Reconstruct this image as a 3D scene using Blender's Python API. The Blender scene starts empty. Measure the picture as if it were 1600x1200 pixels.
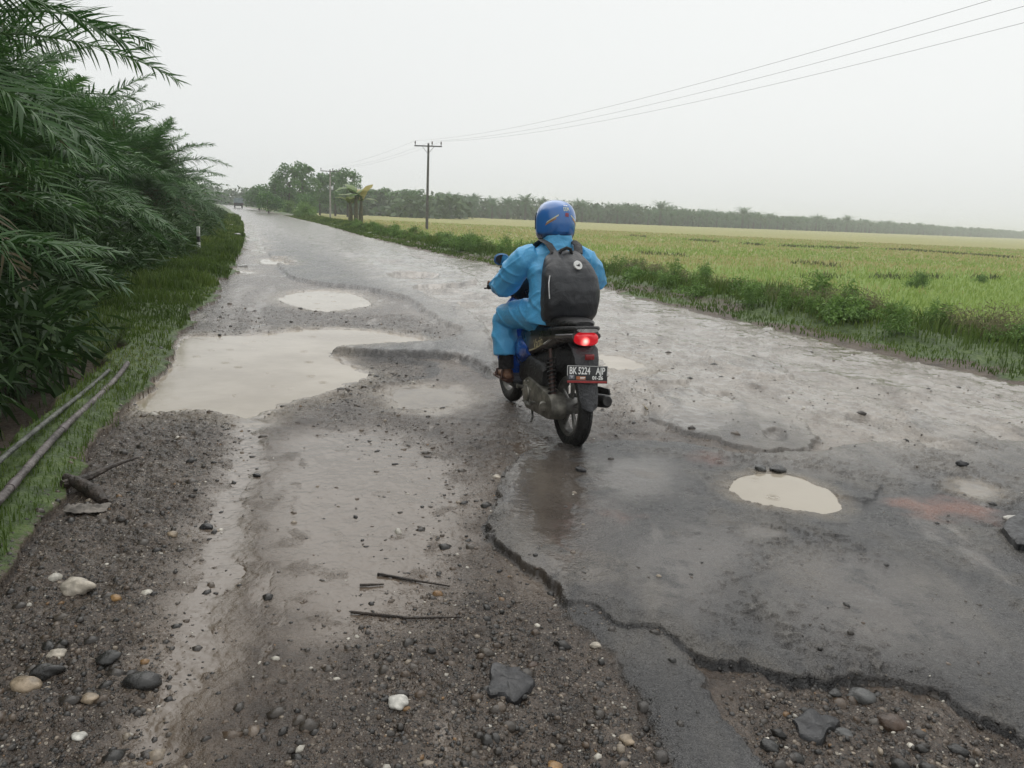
import bpy, bmesh, math, random
import numpy as np
from mathutils import Vector, Matrix

sc = bpy.context.scene
COL = sc.collection
R_ = math.radians
rng = np.random.default_rng(7)
random.seed(7)

# ------------------------------------------------------------------ camera
FPX, PITCH, ROLL, EYE = 1202.0, R_(12.5), R_(2.6), 1.5
cam = bpy.data.cameras.new("camera")
cam.sensor_width = 36.0
cam.lens = FPX / 1600 * 36
cam.clip_start, cam.clip_end = 0.05, 8000
camo = bpy.data.objects.new("camera", cam)
camo.matrix_world = Matrix.Translation((0, 0, EYE)) @ Matrix.Rotation(math.pi / 2 - PITCH, 4, 'X') @ Matrix.Rotation(ROLL, 4, 'Z')
COL.objects.link(camo)
sc.camera = camo

# ------------------------------------------------------------------ sky, sun, exposure
SUN_EL, SUN_AZ = R_(58), R_(-35)
world = bpy.data.worlds.new("World")
sc.world = world
world.use_nodes = True
wn = world.node_tree
wn.nodes.clear()
sky = wn.nodes.new("ShaderNodeTexSky")
sky.sky_type = 'NISHITA'
sky.sun_disc = False
sky.sun_elevation = SUN_EL
sky.sun_rotation = -SUN_AZ
sky.air_density, sky.dust_density, sky.ozone_density = 1.5, 6.0, 1.0
hsv = wn.nodes.new("ShaderNodeHueSaturation")
hsv.inputs['Saturation'].default_value = 0.12
mixw = wn.nodes.new("ShaderNodeMix")
mixw.data_type = 'RGBA'
mixw.inputs[0].default_value = 0.8                   # an even layer of rain cloud over the clear sky
mixw.inputs[7].default_value = (8.9, 9.1, 9.05, 1)
bg = wn.nodes.new("ShaderNodeBackground")
bg.inputs[1].default_value = 0.103
wo = wn.nodes.new("ShaderNodeOutputWorld")
wn.links.new(sky.outputs[0], hsv.inputs['Color'])
wn.links.new(hsv.outputs[0], mixw.inputs[6])
wn.links.new(mixw.outputs[2], bg.inputs[0])
wn.links.new(bg.outputs[0], wo.inputs[0])
sun = bpy.data.lights.new("sun", 'SUN')
sun.energy, sun.angle, sun.color = 1.5, R_(80), (1.0, 0.97, 0.93)
suno = bpy.data.objects.new("sun", sun)
sd_ = Vector((math.sin(SUN_AZ) * math.cos(SUN_EL), math.cos(SUN_AZ) * math.cos(SUN_EL), math.sin(SUN_EL)))
suno.rotation_euler = sd_.to_track_quat('Z', 'Y').to_euler()
suno.location = sd_ * 60
COL.objects.link(suno)
vs = sc.view_settings
vs.view_transform, vs.look, vs.exposure, vs.gamma = 'Standard', 'None', 0.10, 1.0
vs.use_curve_mapping = False
sc.cycles.use_denoising = True
sc.cycles.max_bounces = 6
sc.cycles.diffuse_bounces = 3
sc.cycles.glossy_bounces = 3
sc.cycles.transmission_bounces = 3
sc.cycles.transparent_max_bounces = 8
sc.cycles.volume_bounces = 1

# ------------------------------------------------------------------ helpers: geometry of the site
def at(px, py, z=0.0):
    """The point of the site, at height z, that the survey photograph shows at px, py."""
    x, y = (px - 800) / FPX, -(py - 600) / FPX
    c, s = math.cos(ROLL), math.sin(ROLL)
    X, Y = x * c - y * s, x * s + y * c
    cp, sp = math.cos(PITCH), math.sin(PITCH)
    d = (X, cp + Y * sp, -sp + Y * cp)
    t = (z - EYE) / d[2]
    return np.array([d[0] * t, d[1] * t])

def site(pts, z=0.0):
    return np.array([at(p[0], p[1], z) for p in pts])

def _hash(ix, iy, s):
    n = (ix.astype(np.int64) * 374761393 + iy.astype(np.int64) * 668265263 + s * 974711 + 1013904223) & 0xffffffff
    n = ((n ^ (n >> 13)) * 1274126177) & 0xffffffff
    n = ((n ^ (n >> 15)) * 2246822519) & 0xffffffff
    return (n ^ (n >> 16)) / 4294967295.0

def vnoise(x, y, s=0):
    x0, y0 = np.floor(x), np.floor(y)
    fx, fy = x - x0, y - y0
    fx, fy = fx * fx * fx * (fx * (fx * 6 - 15) + 10), fy * fy * fy * (fy * (fy * 6 - 15) + 10)
    a, b = _hash(x0, y0, s), _hash(x0 + 1, y0, s)
    c, d = _hash(x0, y0 + 1, s), _hash(x0 + 1, y0 + 1, s)
    return (a * (1 - fx) + b * fx) * (1 - fy) + (c * (1 - fx) + d * fx) * fy - 0.5

def fbm(x, y, sc_, oct_=4, s=0):
    v, a = 0.0, 1.0
    for o in range(oct_):
        v = v + a * vnoise(x * sc_ + 17.3 * o, y * sc_ - 9.1 * o, s + o)
        a *= 0.5
        sc_ *= 2.03
    return v

def sstep(a, b, x):
    t = np.clip((x - a) / (b - a), 0, 1)
    return t * t * (3 - 2 * t)

def sdist(poly, x, y, margin=0.6):
    """signed distance to a polygon, positive inside; -margin where farther out than margin."""
    out = np.full(x.shape, -margin)
    lo, hi = poly.min(0) - margin, poly.max(0) + margin
    sel = np.nonzero((x > lo[0]) & (x < hi[0]) & (y > lo[1]) & (y < hi[1]))[0]
    if len(sel) == 0:
        return out
    px, py = x[sel], y[sel]
    d2 = np.full(px.shape, 1e9)
    ins = np.zeros(px.shape, bool)
    for i in range(len(poly)):
        a, b = poly[i], poly[(i + 1) % len(poly)]
        e = b - a
        t = np.clip(((px - a[0]) * e[0] + (py - a[1]) * e[1]) / (e @ e + 1e-12), 0, 1)
        dx, dy = px - a[0] - t * e[0], py - a[1] - t * e[1]
        d2 = np.minimum(d2, dx * dx + dy * dy)
        c = (a[1] > py) != (b[1] > py)
        if a[1] != b[1]:
            ins ^= c & (px < (b[0] - a[0]) * (py - a[1]) / (b[1] - a[1]) + a[0])
    d = np.sqrt(d2)
    out[sel] = np.maximum(np.where(ins, d, -d), -margin)
    return out

def chaikin(p, n=2):
    for _ in range(n):
        q = np.roll(p, -1, 0)
        p = np.stack([p * .75 + q * .25, p * .25 + q * .75], 1).reshape(-1, 2)
    return p

# ------------------------------------------------------------------ helpers: objects
def mesh_np(name, V, faces, mat=None, smooth=True, attrs=None):
    """faces: (n,3) or (n,4) int array, or a list of such arrays. attrs: {name: float array per vertex}."""
    V = np.asarray(V, np.float32)
    if not isinstance(faces, (list, tuple)):
        faces = [faces]
    faces = [np.asarray(f, np.int32) for f in faces if len(f)]
    me = bpy.data.meshes.new(name)
    me.vertices.add(len(V))
    me.vertices.foreach_set('co', V.ravel())
    loops = np.concatenate([f.ravel() for f in faces])
    sizes = np.concatenate([np.full(len(f), f.shape[1], np.int32) for f in faces])
    starts = np.concatenate([[0], np.cumsum(sizes)[:-1]]).astype(np.int32)
    me.loops.add(len(loops))
    me.loops.foreach_set('vertex_index', loops)
    me.polygons.add(len(sizes))
    me.polygons.foreach_set('loop_start', starts)
    me.polygons.foreach_set('loop_total', sizes)
    me.update(calc_edges=True)
    if smooth:
        me.polygons.foreach_set('use_smooth', np.ones(len(sizes), bool))
    for k, a in (attrs or {}).items():
        a = np.asarray(a, np.float32)
        if a.ndim == 1:
            me.attributes.new(k, 'FLOAT', 'POINT').data.foreach_set('value', a)
        else:
            me.attributes.new(k, 'FLOAT_COLOR', 'POINT').data.foreach_set('color', a.ravel())
    if mat:
        me.materials.append(mat)
    return me

def tag(o, label=None, cat=None, group=None, kind=None):
    if label: o['label'] = label
    if cat: o['category'] = cat
    if group: o['group'] = group
    if kind: o['kind'] = kind
    return o

def obj(name, me, parent=None):
    o = bpy.data.objects.new(name, me)
    COL.objects.link(o)
    if parent: o.parent = parent
    return o

def empty(name, loc=(0, 0, 0), rz=0.0):
    o = bpy.data.objects.new(name, None)
    o.empty_display_size = 0.2
    o.location, o.rotation_euler = loc, (0, 0, rz)
    COL.objects.link(o)
    return o

def copy_tree(o, parent=None):
    c = o.copy()
    COL.objects.link(c)
    c.parent = parent
    for ch in list(o.children):
        copy_tree(ch, c)
    return c

class Geo:
    """collects shapes into one mesh"""
    def __init__(s):
        s.V, s.F, s.n = [], [], 0
    def add(s, V, F):
        s.V.append(np.asarray(V, float).reshape(-1, 3))
        for f in F:
            s.F.append([i + s.n for i in f])
        s.n += len(s.V[-1])
        return s
    def loft(s, rings, closed=True, caps=True):
        rings = [np.asarray(r, float) for r in rings]
        m, k = len(rings), len(rings[0])
        F = []
        for i in range(m - 1):
            for j in range(k if closed else k - 1):
                F.append([i * k + j, i * k + (j + 1) % k, (i + 1) * k + (j + 1) % k, (i + 1) * k + j])
        if caps:
            F.append(list(range(k))[::-1])
            F.append([(m - 1) * k + j for j in range(k)])
        return s.add(np.concatenate(rings), F)
    def tube(s, pts, rad, k=10, caps=True, ell=None):
        pts = [np.array(p, float) for p in pts]
        if np.isscalar(rad): rad = [rad] * len(pts)
        rings, prev = [], None
        for i, p in enumerate(pts):
            t = pts[min(i + 1, len(pts) - 1)] - pts[max(i - 1, 0)]
            t = t / (np.linalg.norm(t) + 1e-9)
            if prev is None:
                u = np.cross(t, [0, 0, 1.0] if abs(t[2]) < .9 else [1.0, 0, 0])
            else:
                u = prev - t * (prev @ t)
            u /= np.linalg.norm(u) + 1e-9
            prev = u
            v = np.cross(t, u)
            a = np.arange(k) * 2 * math.pi / k
            e = 1.0 if ell is None else ell
            rings.append(p + rad[i] * (np.cos(a)[:, None] * u + e * np.sin(a)[:, None] * v))
        return s.loft(rings, True, caps)
    def ball(s, c, r, nu=16, nv=10):
        r = np.array([r] * 3 if np.isscalar(r) else r, float)
        rings = []
        for i in range(nv):
            th = math.pi * (i + .02) / (nv - 1 + .04)
            a = np.arange(nu) * 2 * math.pi / nu
            rings.append(np.stack([np.cos(a) * math.sin(th), np.sin(a) * math.sin(th), np.full(nu, -math.cos(th))], 1) * r + np.array(c))
        return s.loft(rings)
    def box(s, c, size, rot=None):
        x, y, z = np.array(size) / 2
        V = np.array([[i * x, j * y, k * z] for i in (-1, 1) for j in (-1, 1) for k in (-1, 1)])
        if rot is not None: V = V @ np.array(rot).T
        return s.add(V + np.array(c), [[0, 1, 3, 2], [4, 6, 7, 5], [0, 4, 5, 1], [2, 3, 7, 6], [0, 2, 6, 4], [1, 5, 7, 3]])
    def prism(s, pts, axis, a, b):
        """extrude a 2-D outline along axis (0,1,2) from a to b"""
        def lift(v):
            out = []
            for p in pts:
                q = [p[0], p[1]]
                q.insert(axis, v)
                out.append(q)
            return out
        return s.loft([lift(a), lift(b)])
    def mesh(s, name, mat, smooth=True, bevel=0.0, segs=2, sub=0):
        bm = bmesh.new()
        vs_ = [bm.verts.new(v) for v in np.concatenate(s.V)]
        for f in s.F:
            try:
                bm.faces.new([vs_[i] for i in f])
            except ValueError:
                pass
        bmesh.ops.recalc_face_normals(bm, faces=bm.faces[:])
        if bevel:
            ed = [e for e in bm.edges if len(e.link_faces) == 2 and e.calc_face_angle(0) > R_(28)]
            bmesh.ops.bevel(bm, geom=ed, offset=bevel, segments=segs, profile=0.5, affect='EDGES')
        me = bpy.data.meshes.new(name)
        bm.to_mesh(me)
        bm.free()
        if smooth:
            me.polygons.foreach_set('use_smooth', np.ones(len(me.polygons), bool))
            try:
                me.set_sharp_from_angle(angle=R_(38))
            except Exception:
                pass
        me.materials.append(mat)
        return me
    def build(s, name, mat, parent=None, **k):
        return obj(name, s.mesh(name, mat, **k), parent)

def remeshed(geo, name, mat, voxel, smooth=6):
    """one continuous skin over overlapping shapes"""
    me = geo.mesh(name + '_base', mat, smooth=True)
    o = bpy.data.objects.new(name + '_base', me)
    COL.objects.link(o)
    m = o.modifiers.new('r', 'REMESH')
    m.mode, m.voxel_size, m.use_smooth_shade = 'VOXEL', voxel, True
    q = o.modifiers.new('s', 'SMOOTH')
    q.factor, q.iterations = 0.6, smooth
    dg = bpy.context.evaluated_depsgraph_get()
    out = bpy.data.meshes.new_from_object(o.evaluated_get(dg))
    out.name = name
    out.materials.clear()
    out.materials.append(mat)
    bpy.data.objects.remove(o)
    bpy.data.meshes.remove(me)
    out.polygons.foreach_set('use_smooth', np.ones(len(out.polygons), bool))
    return out

def wrinkle(me, fn):
    n = len(me.vertices)
    co = np.empty(n * 3, np.float32); me.vertices.foreach_get('co', co); co = co.reshape(-1, 3)
    no = np.empty(n * 3, np.float32); me.vertex_normals.foreach_get('vector', no); no = no.reshape(-1, 3)
    me.vertices.foreach_set('co', (co + no * fn(co)[:, None]).astype(np.float32).ravel())
    me.update()

def text_mesh(s, size, mat, sx=1.0, shear=0.0, extrude=0.0006, bold=0.0):
    cu = bpy.data.curves.new('lettering', 'FONT')
    cu.body, cu.size, cu.extrude, cu.shear = s, size, extrude, shear
    cu.align_x, cu.align_y = 'CENTER', 'CENTER'
    cu.offset = bold
    o = bpy.data.objects.new('lettering', cu)
    COL.objects.link(o)
    dg = bpy.context.evaluated_depsgraph_get()
    me = bpy.data.meshes.new_from_object(o.evaluated_get(dg))
    bpy.data.objects.remove(o)
    bpy.data.curves.remove(cu)
    me.name = 'lettering'
    me.transform(Matrix.Diagonal((sx, 1, 1, 1)))
    me.materials.clear()
    me.materials.append(mat)
    return me

# ------------------------------------------------------------------ helpers: materials
class MT:
    def __init__(s, name):
        s.m = bpy.data.materials.new(name)
        s.m.use_nodes = True
        s.t = s.m.node_tree
        s.t.nodes.clear()
        s.out = s.t.nodes.new('ShaderNodeOutputMaterial')
        s.geo = None
    def n(s, typ, ins=None, **props):
        nd = s.t.nodes.new('ShaderNode' + typ)
        for k, v in props.items():
            setattr(nd, k, v)
        for k, v in (ins or {}).items():
            s.set(nd.inputs[k], v)
        return nd
    def set(s, sock, v):
        if isinstance(v, bpy.types.NodeSocket):
            s.t.links.new(v, sock)
        else:
            if hasattr(sock.default_value, '__len__') and not hasattr(v, '__len__'):
                v = [v] * len(sock.default_value)
            if hasattr(v, '__len__') and len(v) == 3 and len(sock.default_value) == 4:
                v = (*v, 1)
            sock.default_value = v
    def pos(s):
        return s.n('TexCoord').outputs['Object']
    def scaled(s, vec, sc3, rot=(0, 0, 0)):
        return s.n('Mapping', {'Vector': vec, 'Scale': sc3, 'Rotation': rot}).outputs[0]
    def noise(s, scale, detail=4, rough=.55, vec=None, dist=0.0):
        nd = s.n('TexNoise', {'Vector': vec or s.pos(), 'Scale': scale, 'Detail': detail, 'Roughness': rough, 'Distortion': dist})
        return nd.outputs['Fac']
    def voro(s, scale, vec=None, feature='F1', rnd=1.0):
        return s.n('TexVoronoi', {'Vector': vec or s.pos(), 'Scale': scale, 'Randomness': rnd}, feature=feature)
    def ramp(s, fac, stops):
        nd = s.n('ValToRGB', {'Fac': fac})
        e = nd.color_ramp.elements
        while len(e) > 1: e.remove(e[-1])
        for i, (p, c) in enumerate(stops):
            el = e[0] if i == 0 else e.new(p)
            el.position = p
            el.color = (*c, 1) if hasattr(c, '__len__') else (c, c, c, 1)
        return nd.outputs[0]
    def mix(s, f, a, b):
        nd = s.n('Mix', data_type='RGBA')
        s.set(nd.inputs[0], f); s.set(nd.inputs[6], a); s.set(nd.inputs[7], b)
        return nd.outputs[2]
    def math(s, op, a, b=0.0, clamp=False):
        nd = s.n('Math', operation=op, use_clamp=clamp)
        s.set(nd.inputs[0], a); s.set(nd.inputs[1], b)
        return nd.outputs[0]
    def mr(s, v, a, b, c=0.0, d=1.0):
        return s.n('MapRange', {'Value': v, 'From Min': a, 'From Max': b, 'To Min': c, 'To Max': d}, interpolation_type='SMOOTHSTEP').outputs[0]
    def attr(s, name):
        return s.n('Attribute', attribute_name=name)
    def bump(s, h, strength=1.0, dist=0.01):
        return s.n('Bump', {'Height': h, 'Strength': strength, 'Distance': dist}).outputs[0]
    def bsdf(s, col, rough=.5, metal=0.0, spec=.5, normal=None, coat=0.0, **kw):
        ins = {'Base Color': col, 'Roughness': rough, 'Metallic': metal, 'Specular IOR Level': spec}
        if coat: ins['Coat Weight'] = coat; ins['Coat Roughness'] = .06
        nd = s.n('BsdfPrincipled', ins)
        for k, v in kw.items(): s.set(nd.inputs[k], v)
        if normal is not None: s.set(nd.inputs['Normal'], normal)
        s.t.links.new(nd.outputs[0], s.out.inputs[0])
        return s
    def done(s):
        return s.m

def plain(name, col, rough=.5, metal=0.0, coat=0.0, var=.25, scale=20.0, bump=0.0):
    """painted or moulded surface with slight wear and grime"""
    t = MT(name)
    f = t.noise(scale, 5, .6)
    c = t.mix(t.mr(f, .35, .7), tuple(x * (1 - var) for x in col), tuple(min(1, x * (1 + var)) for x in col))
    nrm = t.bump(t.noise(scale * 3, 3), .3, bump) if bump else None
    return t.bsdf(c, t.mr(t.noise(scale * .6, 4), .3, .7, rough * .8, min(1, rough * 1.25)), metal, normal=nrm, coat=coat).done()

def leafmat(name, a, b, c, rough=.42, trans=.22, dry=None, spec=.35):
    """leaf colours by the 'tint' attribute"""
    t = MT(name)
    tint = t.attr('tint').outputs['Fac']
    stops = [(0.0, a), (.5, b), (.92, c)]
    if dry: stops += [(.95, dry), (1.0, dry)]
    col = t.ramp(tint, stops)
    col = t.mix(t.mr(t.noise(3.0, 3), .3, .7), col, t.n('HueSaturation', {'Color': col, 'Value': 1.25, 'Saturation': .9}).outputs[0])
    p = t.n('BsdfPrincipled', {'Base Color': col, 'Roughness': rough, 'Specular IOR Level': spec})
    tr = t.n('BsdfTranslucent', {'Color': col})
    ms = t.n('MixShader', {0: trans, 1: p.outputs[0], 2: tr.outputs[0]})
    t.t.links.new(ms.outputs[0], t.out.inputs[0])
    return t.done()

# ------------------------------------------------------------------ the lie of the land
LEFT = np.array([(-30, 8.0), (-6, -0.75), (0, -1.55), (2.81, -2.0), (5.17, -2.67), (7.2, -3.3), (9.66, -4.09), (15, -5.6), (21.67, -7.75), (34, -11.9), (52.5, -18.5), (90, -32.5), (205, -77), (1000, -390), (4000, -1560)])
RIGHT = np.array([(-30, 21.6), (0, 8.7), (7.89, 5.33), (12.9, 3.17), (18.19, 1.39), (26.2, -2.35), (40, -7.9), (62, -15.75), (100, -30.4), (182, -62.6), (1000, -383), (4000, -1553)])

def edges(y):
    return np.interp(y, LEFT[:, 0], LEFT[:, 1]), np.interp(y, RIGHT[:, 0], RIGHT[:, 1])

def across(x, y):
    """distances outward beyond the left and the right edge of the road"""
    l, r = edges(y)
    w = (0.12 * fbm(x, y, 1.1, 3, 5) + .07 * fbm(x, y, 4.5, 3, 6)) * np.clip(y / 6, .4, 3)
    return (l - x) * .93 + w, (x - r) * .93 + w

# water: outline, water level, depth of the basin, slope width
PUD = [
    ('silty_wide', [(205, 640), (240, 575), (265, 545), (300, 520), (350, 524), (420, 520), (460, 513), (540, 511), (600, 517), (672, 532), (640, 537), (560, 545), (508, 550), (535, 561), (562, 570), (580, 583), (562, 595), (520, 608), (470, 622), (440, 630), (415, 645), (395, 652), (375, 642), (330, 640), (260, 644)], -.020, .07, .35),
    ('oval_far', [(430, 462), (470, 453), (520, 452), (560, 458), (590, 475), (560, 482), (505, 486), (450, 476)], -.022, .06, .3),
    ('shallow', [(606, 612), (660, 602), (715, 608), (726, 624), (690, 638), (640, 635), (610, 628)], -.012, .02, .25),
    ('beige', [(1138, 770), (1150, 757), (1190, 752), (1250, 762), (1300, 785), (1309, 805), (1290, 819), (1240, 818), (1180, 805), (1146, 790)], .0515, .05, .10),
    ('strip', [(928, 553), (980, 558), (1022, 577), (985, 582), (940, 574)], -.008, .03, .2),
    ('verge', [(364, 422), (404, 417), (398, 427), (372, 429)], -.012, .03, .2),
    ('edge', [(412, 403), (450, 407), (455, 414), (440, 419), (420, 412)], -.012, .03, .2),
    ('thin', [(372, 341), (392, 352), (402, 372), (416, 398), (404, 398), (388, 375), (378, 356)], -.010, .03, .2),
    ('pinkish', [(1480, 768), (1520, 762), (1562, 782), (1540, 792), (1500, 785)], .050, .02, .12),
]
def ragged(p, amp):
    q = []
    for a, b in zip(p, np.roll(p, -1, 0)):
        m = max(1, int(np.linalg.norm(b - a) / .25))
        q += [a + (b - a) * i / m for i in range(m)]
    q = np.array(q)
    return q + amp * np.stack([fbm(q[:, 0], q[:, 1], .8, 3, 171), fbm(q[:, 0], q[:, 1], .8, 3, 173)], 1)
PUDW = [(n, ragged(chaikin(site(p), 2), {'thin': 1.0, 'edge': .7, 'verge': .7}.get(n, .12 if n not in ('beige', 'pinkish') else .05)), z, d, w) for n, p, z, d, w in PUD]

SLAB = chaikin(site([(800, 728), (770, 785), (755, 822), (772, 848), (800, 872), (835, 895), (868, 935), (880, 948), (902, 943), (930, 963), (960, 985), (1010, 983), (1060, 1005), (1100, 1030), (1170, 1052), (1230, 1068), (1280, 1070), (1340, 1067), (1400, 1080), (1450, 1100), (1500, 1130), (1560, 1152), (1640, 1185), (1900, 1300), (2600, 1300), (2300, 900), (2100, 760), (1700, 700), (1400, 690), (1200, 720), (1010, 690), (930, 700), (850, 700)]), 1)
TONGUE = chaikin(site([(872, 930), (900, 930), (930, 955), (962, 975), (1012, 975), (1062, 998), (1090, 1020), (1100, 1055), (1120, 1105), (1160, 1145), (1200, 1200), (1215, 1262), (1075, 1262), (1060, 1200), (1030, 1150), (1010, 1090), (975, 1050), (930, 1010), (890, 970)]), 1)
FARTAR = chaikin(site([(394, 336), (425, 336), (560, 378), (650, 404), (720, 424), (760, 440), (700, 450), (660, 449), (643, 456), (690, 466), (752, 500), (785, 562), (772, 600), (752, 575), (700, 557), (620, 559), (560, 556), (510, 550), (560, 545), (640, 540), (672, 540), (712, 532), (719, 520), (690, 507), (660, 488), (640, 473), (632, 468), (600, 460), (560, 452), (500, 447), (450, 436), (432, 415), (405, 380)]), 1)
HOLES = [(chaikin(site(p), 2), d, w) for p, d, w in [
    ([(602, 431), (640, 428), (690, 432), (684, 438), (640, 441), (612, 438)], .10, .15),
    ([(588, 411), (620, 409), (642, 412), (628, 417), (600, 416)], .05, .2),
    ([(520, 400), (560, 398), (580, 404), (545, 407)], .06, .2),
    ([(700, 470), (740, 466), (750, 478), (715, 484)], .06, .15),
    ([(640, 398), (690, 402), (700, 408), (650, 406)], .07, .25),
    ([(1090, 610), (1130, 606), (1150, 618), (1110, 624)], .035, .08),
    ([(1300, 640), (1370, 650), (1380, 664), (1320, 656)], .035, .08),
    ([(1180, 675), (1225, 672), (1240, 690), (1200, 694)], .03, .06),
    ([(1420, 690), (1500, 700), (1520, 716), (1450, 712)], .035, .08),
    ([(645, 456), (690, 451), (760, 458), (775, 480), (720, 482), (670, 470)], .05, .25),
    ([(1008, 640), (1030, 632), (1060, 655), (1035, 668), (1012, 655)], .03, .08),
    ([(556, 557), (620, 560), (680, 562), (690, 585), (620, 596), (575, 590)], .03, .12),
    ([(655, 520), (690, 508), (715, 517), (712, 529), (680, 535)], .04, .2),
]]
PATCH = [chaikin(site(p), 1) for p in [
    [(1010, 640), (1030, 616), (1100, 603), (1180, 638), (1262, 660), (1292, 700), (1210, 712), (1110, 690), (1046, 674)],
    [(996, 588), (1050, 580), (1084, 594), (1020, 603)],
    [(1296, 772), (1335, 760), (1390, 776), (1372, 796), (1312, 792)],
    [(1390, 640), (1490, 656), (1585, 698), (1500, 706), (1424, 674)],
    [(1090, 545), (1180, 556), (1260, 590), (1190, 592), (1120, 570)]]]
WETP = [(chaikin(site(p), 2), v, w) for p, v, w in [
    ([(368, 645), (432, 650), (420, 720), (405, 820), (398, 900), (392, 1000), (345, 1100), (280, 1230), (195, 1180), (250, 1000), (280, 900), (300, 820), (338, 740)], 1.0, .2),
    ([(430, 680), (560, 655), (650, 680), (740, 730), (735, 810), (720, 880), (660, 960), (560, 1010), (470, 1020), (425, 920), (405, 780)], .94, .4),
    ([(590, 600), (720, 596), (745, 630), (690, 650), (600, 640)], .9, .15),
    ([(1018, 640), (1080, 628), (1150, 668), (1110, 680), (1040, 668)], 1.0, .12),
    ([(1040, 612), (1090, 604), (1130, 616), (1090, 626), (1050, 624)], .9, .15),
    ([(1170, 668), (1200, 664), (1235, 690), (1210, 694)], .9, .08),
    ([(790, 725), (880, 700), (960, 740), (930, 850), (960, 920), (880, 930), (800, 860), (768, 800)], 1.0, .4),
    ([(900, 740), (1010, 715), (1080, 760), (990, 800), (900, 790)], .92, .3),
    ([(960, 870), (1060, 830), (1180, 850), (1120, 960), (1010, 960)], .88, .4),
    ([(1140, 835), (1200, 838), (1200, 858), (1150, 852)], .8, .08),
    ([(1180, 860), (1420, 900), (1520, 1000), (1460, 1050), (1250, 1010)], .85, .5),
    ([(1230, 590), (1500, 660), (1620, 720), (1620, 690), (1450, 630), (1250, 575)], .8, .2),
    ([(1000, 560), (1300, 640), (1460, 760), (1380, 770), (1160, 640), (1000, 590)], .7, .3),
    ([(940, 475), (1180, 540), (1500, 610), (1620, 650), (1400, 600), (1100, 540), (940, 500)], .8, .3),
    ([(330, 560), (350, 490), (370, 450), (395, 440), (370, 480), (360, 530)], .8, .3),
    ([(385, 500), (400, 470), (415, 450), (428, 450), (415, 475), (402, 510)], .9, .2),
]]
GRAV = [(chaikin(site(p), 1), v, w) for p, v, w in [
    ([(150, 640), (360, 642), (385, 700), (325, 800), (285, 900), (262, 1050), (215, 1230), (-250, 1290), (-260, 1000), (60, 840)], 1.0, .2),
    ([(430, 650), (600, 600), (760, 690), (790, 740), (745, 820), (800, 890), (880, 980), (960, 1050), (1050, 1210), (1050, 1300), (330, 1300), (460, 1050), (600, 930), (690, 780), (560, 680)], .5, .3),
    ([(560, 930), (800, 900), (880, 980), (1000, 1100), (1060, 1260), (560, 1260)], 1.0, .25),
    ([(335, 515), (345, 480), (430, 478), (560, 490), (640, 492), (700, 512), (705, 525), (640, 522), (560, 508), (430, 518), (350, 524)], 1.0, .3),
    ([(580, 560), (690, 562), (660, 600), (430, 655), (440, 632), (575, 590)], 1.0, .2),
    ([(1110, 1045), (1285, 1074), (1420, 1090), (1560, 1162), (1900, 1310), (1200, 1310)], 1.0, .12),
    ([(1250, 790), (1400, 800), (1600, 780), (1600, 840), (1400, 860), (1280, 830)], .5, .3),
    ([(930, 600), (1010, 590), (1010, 650), (960, 690), (930, 660)], .8, .15),
]]
RED = [(chaikin(site(p), 2), v) for p, v in [([(1395, 800), (1450, 786), (1540, 800), (1560, 822), (1480, 830), (1410, 822)], 1.0), ([(1070, 722), (1110, 715), (1135, 728), (1095, 738)], .6), ([(955, 826), (985, 824), (980, 838)], .6)]]

def road_masks(x, y):
    wx = x + .06 * vnoise(x * 3.2, y * 3.2, 12) + .045 * fbm(x, y, 7, 3, 11) + .012 * fbm(x, y, 22, 2, 15)
    wy = y + .06 * vnoise(x * 3.2, y * 3.2, 22) + .045 * fbm(x, y, 7, 3, 21) + .012 * fbm(x, y, 22, 2, 25)
    slab = sdist(SLAB, wx, wy)
    tong = sdist(TONGUE, wx, wy)
    rag = .014 * vnoise(x * 38, y * 38, 17) + .007 * vnoise(x * 85, y * 85, 18)
    slab, tong = slab + rag, tong + rag
    far = sdist(FARTAR, wx, wy) + rag * 1.5
    patch = np.full(x.shape, -.6)
    for p in PATCH: patch = np.maximum(patch, sdist(p, wx + .5 * (wx - x), wy + .5 * (wy - y)))
    patch = patch + rag * 1.6
    farroad = sstep(26, 34, y)
    asph = np.maximum.reduce([sstep(-.015, .015, slab), sstep(-.015, .015, tong), sstep(-.06, .06, far), .85 * sstep(-.015, .015, patch), farroad * .9])
    wet = np.zeros(x.shape); grav = np.zeros(x.shape); red = np.zeros(x.shape)
    for p, v, w in WETP:
        wet = np.maximum(wet, v * sstep(-w * .6, w * .6, sdist(p, x + .10 * fbm(x, y, 3, 4, 31), y + .14 * fbm(x, y, 3, 4, 35), 1.0)))
    for p, v, w in GRAV:
        grav = np.maximum(grav, v * sstep(-w, w, sdist(p, x + .1 * fbm(x, y, 2.2, 3, 41), y + .1 * fbm(x, y, 2.2, 3, 45), 1.0)))
    for p, v in RED:
        red = np.maximum(red, v * sstep(-.1, .12, sdist(p, x + .15 * fbm(x, y, 6, 3, 51), y + .15 * fbm(x, y, 6, 3, 55), .6)))
    return wx, wy, slab, tong, np.maximum(far, -9), asph, wet, grav, red, patch

UC, US = math.cos(R_(20)), math.sin(R_(20))           # the road runs 20 degrees left of straight ahead

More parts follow.
